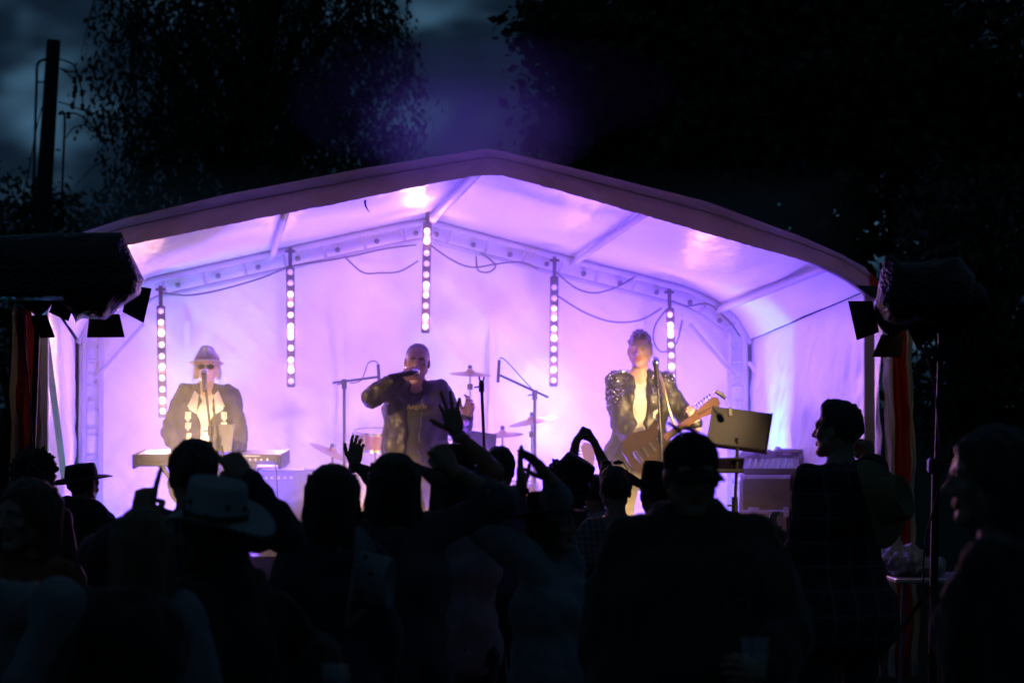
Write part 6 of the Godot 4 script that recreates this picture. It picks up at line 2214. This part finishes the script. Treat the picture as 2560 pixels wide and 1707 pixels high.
# ------------------------------------------------------------------ the crowd
func build_crowd() -> void:
	var dark := Color(0.014, 0.013, 0.013)
	var pale := Color(0.34, 0.20, 0.14)
	var denim := Color(0.045, 0.055, 0.085)
	var jeans := Color(0.03, 0.035, 0.05)
	var black := Color(0.010, 0.010, 0.011)
	# beside the lighting stand
	person("head with thick brown hair seen from behind next to the black wide-brimmed hat", {"head": at(84, 1192, 11.3), "fem": true, "yaw": 0.1, "hair": "curly", "hair_col": Color(0.035, 0.018, 0.012), "skin": pale, "top": {"col": Color(0.05, 0.02, 0.02)}, "bottom": jeans})
	person("person in black wide-brimmed flat hat and dark collared jacket looking at the stage", {"head": at(208, 1216, 12.6), "yaw": -0.35, "head_yaw": -0.2, "hair": "short", "hair_col": dark, "skin": pale, "hat": "flat", "hat_col": Color(0.010, 0.009, 0.009), "hat_xf": Transform3D(Basis(Vector3.FORWARD, 0.06) * Basis(Vector3.RIGHT, -0.10), Vector3.ZERO), "top": {"col": Color(0.016, 0.016, 0.018), "off": 0.022, "hood": true}, "bottom": jeans})
	person("woman with reddish bobbed hair and rust sweater turned away from the stage", {"head": at(62, 1292, 7.6), "fem": true, "yaw": PI - 0.5, "head_yaw": -0.15, "hair": "midbob", "hair_col": Color(0.10, 0.035, 0.018), "skin": pale, "girth": 1.12, "top": {"col": Color(0.24, 0.045, 0.018), "off": 0.024, "folds": 0.03}, "bottom": dark})
	person("long fair-haired woman in pale shirt and black shawl, her back to us", {"head": at(356, 1372, 6.8), "fem": true, "yaw": 0.05, "hair": "long", "hair_col": Color(0.16, 0.10, 0.05), "skin": pale, "girth": 1.1, "top": {"col": Color(0.20, 0.21, 0.23), "off": 0.022, "folds": 0.03}, "bottom": dark})
	var shawl := thing("shawl", "black shawl over one shoulder of the fair-haired woman in pale shirt", "shawl", at(300, 1620, 6.7))
	var sm := sdf_mesh([["e", Vector3(0.0, 0.0, 0.02), Vector3(0.19, 0.18, 0.17), 0.06, 0], ["e", Vector3(-0.06, -0.25, 0.02), Vector3(0.2, 0.25, 0.2), 0.06, 0], ["e", Vector3(-0.09, -0.5, 0.0), Vector3(0.2, 0.25, 0.2), 0.06, 0]], 0.02, [black])
	ruffle(sm, 0.03, Vector3(7, 3, 7), 2.0)
	part("shawl_cloth", sm, M.cloth, shawl)
	var e := person("person in white decorated cowboy hat with dark hair and coat, seen from the side", {"head": at(520, 1335, 7.2), "fem": true, "yaw": 0.9, "head_yaw": 0.35, "head_roll": 0.05, "hair": "long", "hair_col": Color(0.012, 0.010, 0.010), "skin": pale, "girth": 1.25, "hat": "cattleman", "hat_col": Color(0.36, 0.37, 0.38), "band_col": Color(0.02, 0.02, 0.02), "hat_xf": Transform3D(Basis(Vector3.BACK, -0.10) * Basis(Vector3.RIGHT, -0.12).scaled(Vector3.ONE * 0.98), Vector3(0, 0.012, -0.015)), "top": {"col": black, "off": 0.04, "folds": 0.03, "hem": 0.2}, "bottom": dark,
		"aR": {"w": at(822, 1738, 7.1), "pole": Vector3(0.8, -0.5, 0.3), "hand": "grip", "dir": Vector3(0.5, 0.5, -0.4), "palm": Vector3(-0.5, 0, -0.6)}})
	hat_trim(e.node, e.head * Transform3D(Basis(Vector3.BACK, -0.10) * Basis(Vector3.RIGHT, -0.12).scaled(Vector3.ONE * 0.98), Vector3(0, 0.012, -0.015)), "cattleman")
	cup("clear plastic cup in the hand of the person in the white cowboy hat", at(838, 1712, 7.05), 0.04, 0.11)
	person("short-haired man with both forefingers raised, partly behind the white cowboy hat", {"head": at(484, 1194, 8.4), "yaw": -0.1, "hair": "short", "hair_col": dark, "skin": pale, "girth": 1.1, "top": {"col": Color(0.03, 0.035, 0.06), "off": 0.02},"bottom": jeans,
		"aL": {"w": at(352, 1296, 8.0), "pole": Vector3(-0.9, -0.6, 0.2), "hand": "point", "dir": Vector3(0.18, 1, -0.1), "palm": Vector3(0.3, 0, -1)},
		"aR": {"w": at(612, 1196, 8.0), "pole": Vector3(0.9, -0.6, 0.2), "hand": "point", "dir": Vector3(-0.62, 0.8, -0.2), "palm": Vector3(-0.3, -0.3, -1)}})
	# the pair of women with bobbed hair
	person("raised open hand and arm of someone hidden behind the dark-bobbed woman in denim", {"head": at(828, 1246, 11.0), "fem": true, "yaw": 0.0, "hair": "bob", "hair_col": dark, "skin": pale, "top": {"col": Color(0.05, 0.05, 0.06)}, "bottom": jeans,
		"aR": {"w": at(884, 1158, 10.95), "pole": Vector3(0.6, -0.8, 0.2), "hand": "relaxed", "dir": Vector3(0.15, 1, -0.05), "palm": Vector3(0.1, 0, -1)}})
	person("woman with chin-length dark bob and denim shirt, white hat hanging at her back", {"head": at(830, 1250, 8.6), "fem": true, "yaw": -0.05, "head_yaw": 0.12, "head_scale": 1.05, "hair": "midbob", "hair_col": dark, "skin": pale, "girth": 1.08, "top": {"col": denim, "off": 0.022, "folds": 0.03}, "bottom": jeans})
	person("woman with smooth dark bob and grey-blue shirt raising a clenched fist", {"head": at(985, 1218, 8.9), "fem": true, "yaw": 0.02, "head_scale": 1.02, "hair": "bob", "hair_col": Color(0.02, 0.014, 0.012), "skin": pale, "girth": 1.12, "top": {"col": Color(0.06, 0.068, 0.095), "off": 0.024, "folds": 0.032, "sleeveR": 1.35}, "bottom": Color(0.02, 0.022, 0.035),
		"aR": {"w": at(1128, 1166, 8.75), "pole": Vector3(1, 0.05, -0.1), "hand": "fist", "dir": Vector3(-0.55, 0.8, 0.0), "palm": Vector3(-0.3, -0.3, -1)}})
	var bh := thing("white_hat", "white cowboy hat with stitched brim hanging between two women's backs", "hat", at(868, 1452, 8.35))
	var hb := (Basis(Vector3.BACK, -0.20) * Basis(Vector3.UP, 1.36) * Basis(Vector3.RIGHT, 1.50)).scaled(Vector3.ONE * 0.9)
	var hm := MB.new()
	hm.add(hat_mb("cattleman", Color(0.24, 0.25, 0.26)), Transform3D(hb, Vector3.ZERO))
	part("felt_body", hm, M.felt, bh)
	hat_trim(bh, Transform3D(hb, Vector3.ZERO), "cattleman")
	var t := person("woman with long hair and black hat, one bare arm raised with fingers spread", {"head": at(1134, 1218, 9.7), "fem": true, "yaw": 0.15, "hair": "long", "hair_col": Color(0.13, 0.08, 0.05), "skin": pale, "hat": "cowboy", "hat_col": black, "hat_xf": Transform3D(Basis(Vector3.RIGHT, -0.25), Vector3(0, 0.0, 0)), "top": {"col": Color(0.30, 0.30, 0.34), "off": 0.03, "folds": 0.035, "sleeve": 0.62}, "bottom": jeans,
		"aR": {"w": at(1140, 1078, 9.45), "pole": Vector3(1.0, -0.15, 0.0), "hand": "splay", "dir": Vector3(-0.30, 1, -0.05), "palm": Vector3(0.15, 0.1, -1)}})
	var bl := MB.new()
	var wx: Transform3D = t.J.hand1
	var ring := []
	for q in 17:
		var a := TAU * q / 16.0
		ring.append(wx * Vector3(cos(a) * 0.031, -0.02 + 0.005 * sin(a), sin(a) * 0.029))
	bl.tube(ring, 0.0022, 5, false)
	part("bracelet", bl, M.chrome, t.node)
	person("dark-haired head seen from behind beside the spread-fingered hand", {"head": at(1248, 1176, 12.7), "yaw": 0.0, "hair": "short", "hair_col": dark, "skin": pale, "top": {"col": Color(0.12, 0.05, 0.16), "sleeve": 1.0}, "bottom": jeans})
	# clapping woman in the brown hat
	var kk := person("person in brown brimmed hat and pale sweatshirt clapping overhead, face turned sideways", {"head": at(1384, 1312, 9.3), "fem": true, "yaw": -2.1, "head_yaw": 0.1, "hair": "midbob", "hair_col": Color(0.03, 0.018, 0.012), "skin": pale, "girth": 1.1, "hat": "fedora", "hat_col": Color(0.045, 0.022, 0.014), "hat_xf": Transform3D(Basis(Vector3.RIGHT, -0.10), Vector3(0, 0.012, 0)), "top": {"col": Color(0.24, 0.25, 0.28), "off": 0.032, "folds": 0.034, "sleeve": 1.82}, "bottom": dark,
		"aR": {"w": at(1304, 1216, 9.25), "pole": Vector3(0.3, -0.9, 0.6), "hand": "flat", "dir": Vector3(-0.08, 1, -0.02), "palm": Vector3(1, 0.1, 0.2)},
		"aL": {"w": at(1372, 1192, 9.1), "pole": Vector3(-0.9, -0.4, 0.3), "hand": "open", "dir": Vector3(-0.72, 0.85, 0), "palm": Vector3(-0.6, -0.6, 0.45)}})
	var watch := MB.new()
	var w2: Transform3D = kk.J.hand1
	watch.lathe([Vector2(0.031, -0.035), Vector2(0.034, -0.032), Vector2(0.034, -0.012), Vector2(0.031, -0.009)], 18, w2)
	part("watch", watch, M.rubber, kk.node)
	person("profile face under a round dark hat with curls at the nape, looking towards the singer", {"head": at(1405, 1204, 12.9), "yaw": 0.95, "head_yaw": 0.4, "hair": "curly", "hair_col": dark, "skin": pale, "hat": "bowler", "hat_col": Color(0.014, 0.014, 0.03), "hat_xf": Transform3D(Basis(Vector3.RIGHT, -0.55), Vector3(0, 0.012, -0.035)), "top": {"col": dark}, "bottom": jeans})
	person("person with both arms up, hands clasped high over the crowd", {"head": at(1484, 1236, 13.5), "yaw": 0.1, "hair": "short", "hair_col": dark, "skin": pale, "top": {"col": Color(0.40, 0.40, 0.42), "off": 0.018, "sleeve": 1.15}, "bottom": jeans,
		"aL": {"w": at(1442, 1102, 13.4), "pole": Vector3(-0.9, -0.3, 0.1), "hand": "fist", "dir": Vector3(0.45, 0.9, 0), "palm": Vector3(1, -0.3, 0)},
		"aR": {"w": at(1486, 1102, 13.4), "pole": Vector3(0.9, -0.3, 0.1), "hand": "fist", "dir": Vector3(-0.40, 0.9, 0), "palm": Vector3(-1, -0.3, 0)}})
	var n := person("short-haired person with sunglasses pushed up on the head and checked sleeve", {"head": at(1538, 1228, 11.6), "yaw": 0.2, "fem": true, "hair": "short", "hair_col": dark, "skin": pale, "girth": 1.15, "top": {"col": Color(1, 1, 1), "mat": M.gingham, "sleeve": 0.9}, "bottom": dark, "aL": {"w": at(1420, 1650, 11.2), "pole": Vector3(-0.8, 0, 0.6)}})
	sunglasses(n.node, n.head * Transform3D(Basis(Vector3.RIGHT, -0.95), Vector3(0, 0.075, 0.01)), M.chrome)
	person("person in black cowboy hat half hidden behind the man in the cap", {"head": at(1640, 1236, 11.0), "yaw": 0.25, "hair": "short", "hair_col": dark, "skin": pale, "hat": "cowboy", "hat_col": black, "hat_xf": Transform3D(Basis(Vector3.BACK, 0.10), Vector3.ZERO), "top": {"col": Color(0.07, 0.07, 0.08)}, "bottom": jeans})
	# man in cap and hoodie facing us
	var c := person("broad man in dark cap and hooded sweatshirt facing away from the stage", {"head": at(1730, 1190, 7.45), "yaw": PI + 0.06, "head_yaw": 0.05, "head_pitch": -0.08, "girth": 1.42, "belly": 0.25, "hair": "cropped", "hair_col": dark, "skin": pale, "hat": "cap", "hat_col": Color(0.016, 0.015, 0.014), "top": {"name": "sweatshirt", "col": Color(0.020, 0.026, 0.020), "off": 0.034, "folds": 0.032, "hood": true, "hem": 0.08}, "bottom": dark,
		"aL": {"w": at(1905, 1690, 7.15), "pole": Vector3(-0.9, -0.4, 0.5), "hand": "grip", "palm": Vector3(-0.7, 0, -0.4), "dir": Vector3(-0.5, 0.2, 0.6)}})
	# sunglasses perched on the cap, their arms sticking up
	var ci := Transform3D(c.basis, c.where).affine_inverse()
	var sg := MB.new()
	for w in [[[1712, 1088], [1697, 1076], [1682, 1064], [1674, 1058], [1669, 1060]], [[1762, 1096], [1745, 1083], [1726, 1072], [1714, 1069], [1708, 1071]]]:
		var pts := []
		for q in w:
			pts.append(ci * at(q[0], q[1], 7.46))
		sg.tube(smooth_path(pts, 3), 0.0055, 6)
	for w in [[1722, 1090], [1752, 1092]]:
		sg.ball(ci * at(w[0], w[1], 7.36), Vector3(0.022, 0.010, 0.02), 8)
	part("sunglasses", sg, M.black_plastic, c.node)
	for q in 3:
		var tm := TextMesh.new()
		tm.text = ["4", "8", "2"][q]
		tm.font_size = 48
		tm.pixel_size = 0.0022
		tm.depth = 0.004
		var mi := MeshInstance3D.new()
		mi.name = "numeral"
		mi.mesh = tm
		mi.material_override = mat(Color(0.05, 0.06, 0.05), 0.8)
		c.node.add_child(mi, true)
		var yy: float = (c.U.call(0, [0.70, 0.73, 0.71][q], 0) as Vector3).y
		var xx: float = [-0.01, -0.065, -0.13][q]
		mi.transform = Transform3D(Basis(Vector3.UP, PI), Vector3(xx, yy, front_z(c.top, xx, yy, 0.04) - 0.004))
	cup("plastic beer cup held low by the man in the cap", at(1888, 1650, 7.0), 0.042, 0.12)
	# plaid shirt man
	var p := person("dark-haired man in plaid shirt with a straw hat on his back, holding out a cup", {"head": at(2094, 1078, 11.1), "yaw": 0.42, "head_yaw": 0.55, "head_pitch": 0.12, "girth": 1.06, "hair": "short", "hair_col": Color(0.012, 0.010, 0.010), "skin": pale, "top": {"col": Color(1, 1, 1), "mat": M.plaid, "off": 0.022, "folds": 0.026, "hem": 0.12, "sleeve": 1.12}, "bottom": jeans,
		"aL": {"w": at(1972, 1362, 11.3), "pole": Vector3(-0.2, -0.9, 0.5), "hand": "claw", "dir": Vector3(-0.72, 0.66, -0.1), "palm": Vector3(0.5, 0.5, -0.6)},
		"aR": {"w": at(2172, 1158, 11.35), "pole": Vector3(0.3, -0.9, -0.5), "hand": "fist", "dir": Vector3(-0.08, 0.9, 0.15), "palm": Vector3(-0.6, 0, -0.5)}})
	cup("clear plastic cup in the plaid-shirted man's outstretched hand", at(1940, 1308, 11.3), 0.04, 0.10)
	var sh := thing("straw_hat", "straw hat hanging on the back of the man in the plaid shirt", "hat", at(2182, 1268, 10.82))
	var sb := Basis(Vector3.BACK, 0.12) * Basis(Vector3.UP, 0.95) * Basis(Vector3.RIGHT, 1.42)
	var s2 := MB.new()
	s2.add(hat_mb("cattleman", Color(0.20, 0.15, 0.07)), Transform3D(sb, Vector3(0, 0, 0)))
	part("straw_body", s2, M.felt, sh)
	# beside us
	person("dark figure in profile with swept hair standing near the lighting stand", {"head": at(2478, 1196, 6.1), "yaw": 1.35, "head_yaw": 0.1, "hair": "midbob", "hair_col": Color(0.015, 0.011, 0.010), "skin": pale, "girth": 1.12, "top": {"col": black, "off": 0.03, "folds": 0.03}, "bottom": dark})
	person("person in pale sleeve cut off by the picture edge beside the rust sweater", {"head": at(-130, 1330, 6.4), "fem": true, "yaw": 0.2, "hair": "bob", "hair_col": dark, "skin": pale, "girth": 1.1, "top": {"col": Color(0.22, 0.23, 0.24), "off": 0.024}, "bottom": dark, "aR": {"w": at(40, 1720, 6.2)}})

func cup(label: String, where: Vector3, r: float, h: float) -> void:
	var o := thing("plastic_cup", label, "cup", where, 0.0, "plastic cups in hands")
	var m := MB.new()
	m.lathe([Vector2(0, -h * 0.5), Vector2(r * 0.72, -h * 0.5), Vector2(r * 0.78, -h * 0.3), Vector2(r, h * 0.5), Vector2(r + 0.003, h * 0.5 + 0.002), Vector2(r + 0.001, h * 0.5 + 0.005)], 24)
	part("cup_wall", m, M.glass_cup, o)
	var l := MB.new()
	l.lathe([Vector2(r * 0.7, -h * 0.48), Vector2(r * 0.80, -h * 0.1), Vector2(0, -h * 0.1)], 20)
	part("drink", l, mat(Color(0.25, 0.16, 0.03), 0.1), o)

func hat_trim(o: Node3D, xf: Transform3D, kind: String) -> void:
	# whipped stitching round the brim and small dark appliques on the crown
	var s := hat_shape(kind)
	for q in 44:
		var ph := TAU * q / 44.0
		var m := MB.new()
		m.col = Color(0.03, 0.03, 0.03)
		var y: float = s.y + s.lift * pow(sin(ph), 2.0) + s.dip * pow(cos(ph), 2.0)
		var rx: float = s.rx * 1.01 + s.brim
		var rz: float = s.rz * 1.01 + s.brim
		m.tube([xf * Vector3((rx - 0.010) * sin(ph), y + 0.004, (rz - 0.010) * cos(ph) - 0.012), xf * Vector3((rx + 0.002) * sin(ph + 0.03), y - 0.001, (rz + 0.002) * cos(ph + 0.03) - 0.012)], 0.0018, 4)
		part("stitch", m, M.plain, o)
	for q in 9:
		var ph := TAU * q / 9.0 + 0.2
		var m2 := MB.new()
		m2.col = Color(0.02, 0.02, 0.02)
		var yy: float = s.y + 0.045 + 0.02 * sin(q * 2.3)
		m2.ball(xf * Vector3(s.rx * 0.995 * sin(ph), yy, s.rz * 0.995 * cos(ph) - 0.012), Vector3.ONE * 0.008, 6)
		part("applique", m2, M.plain, o)
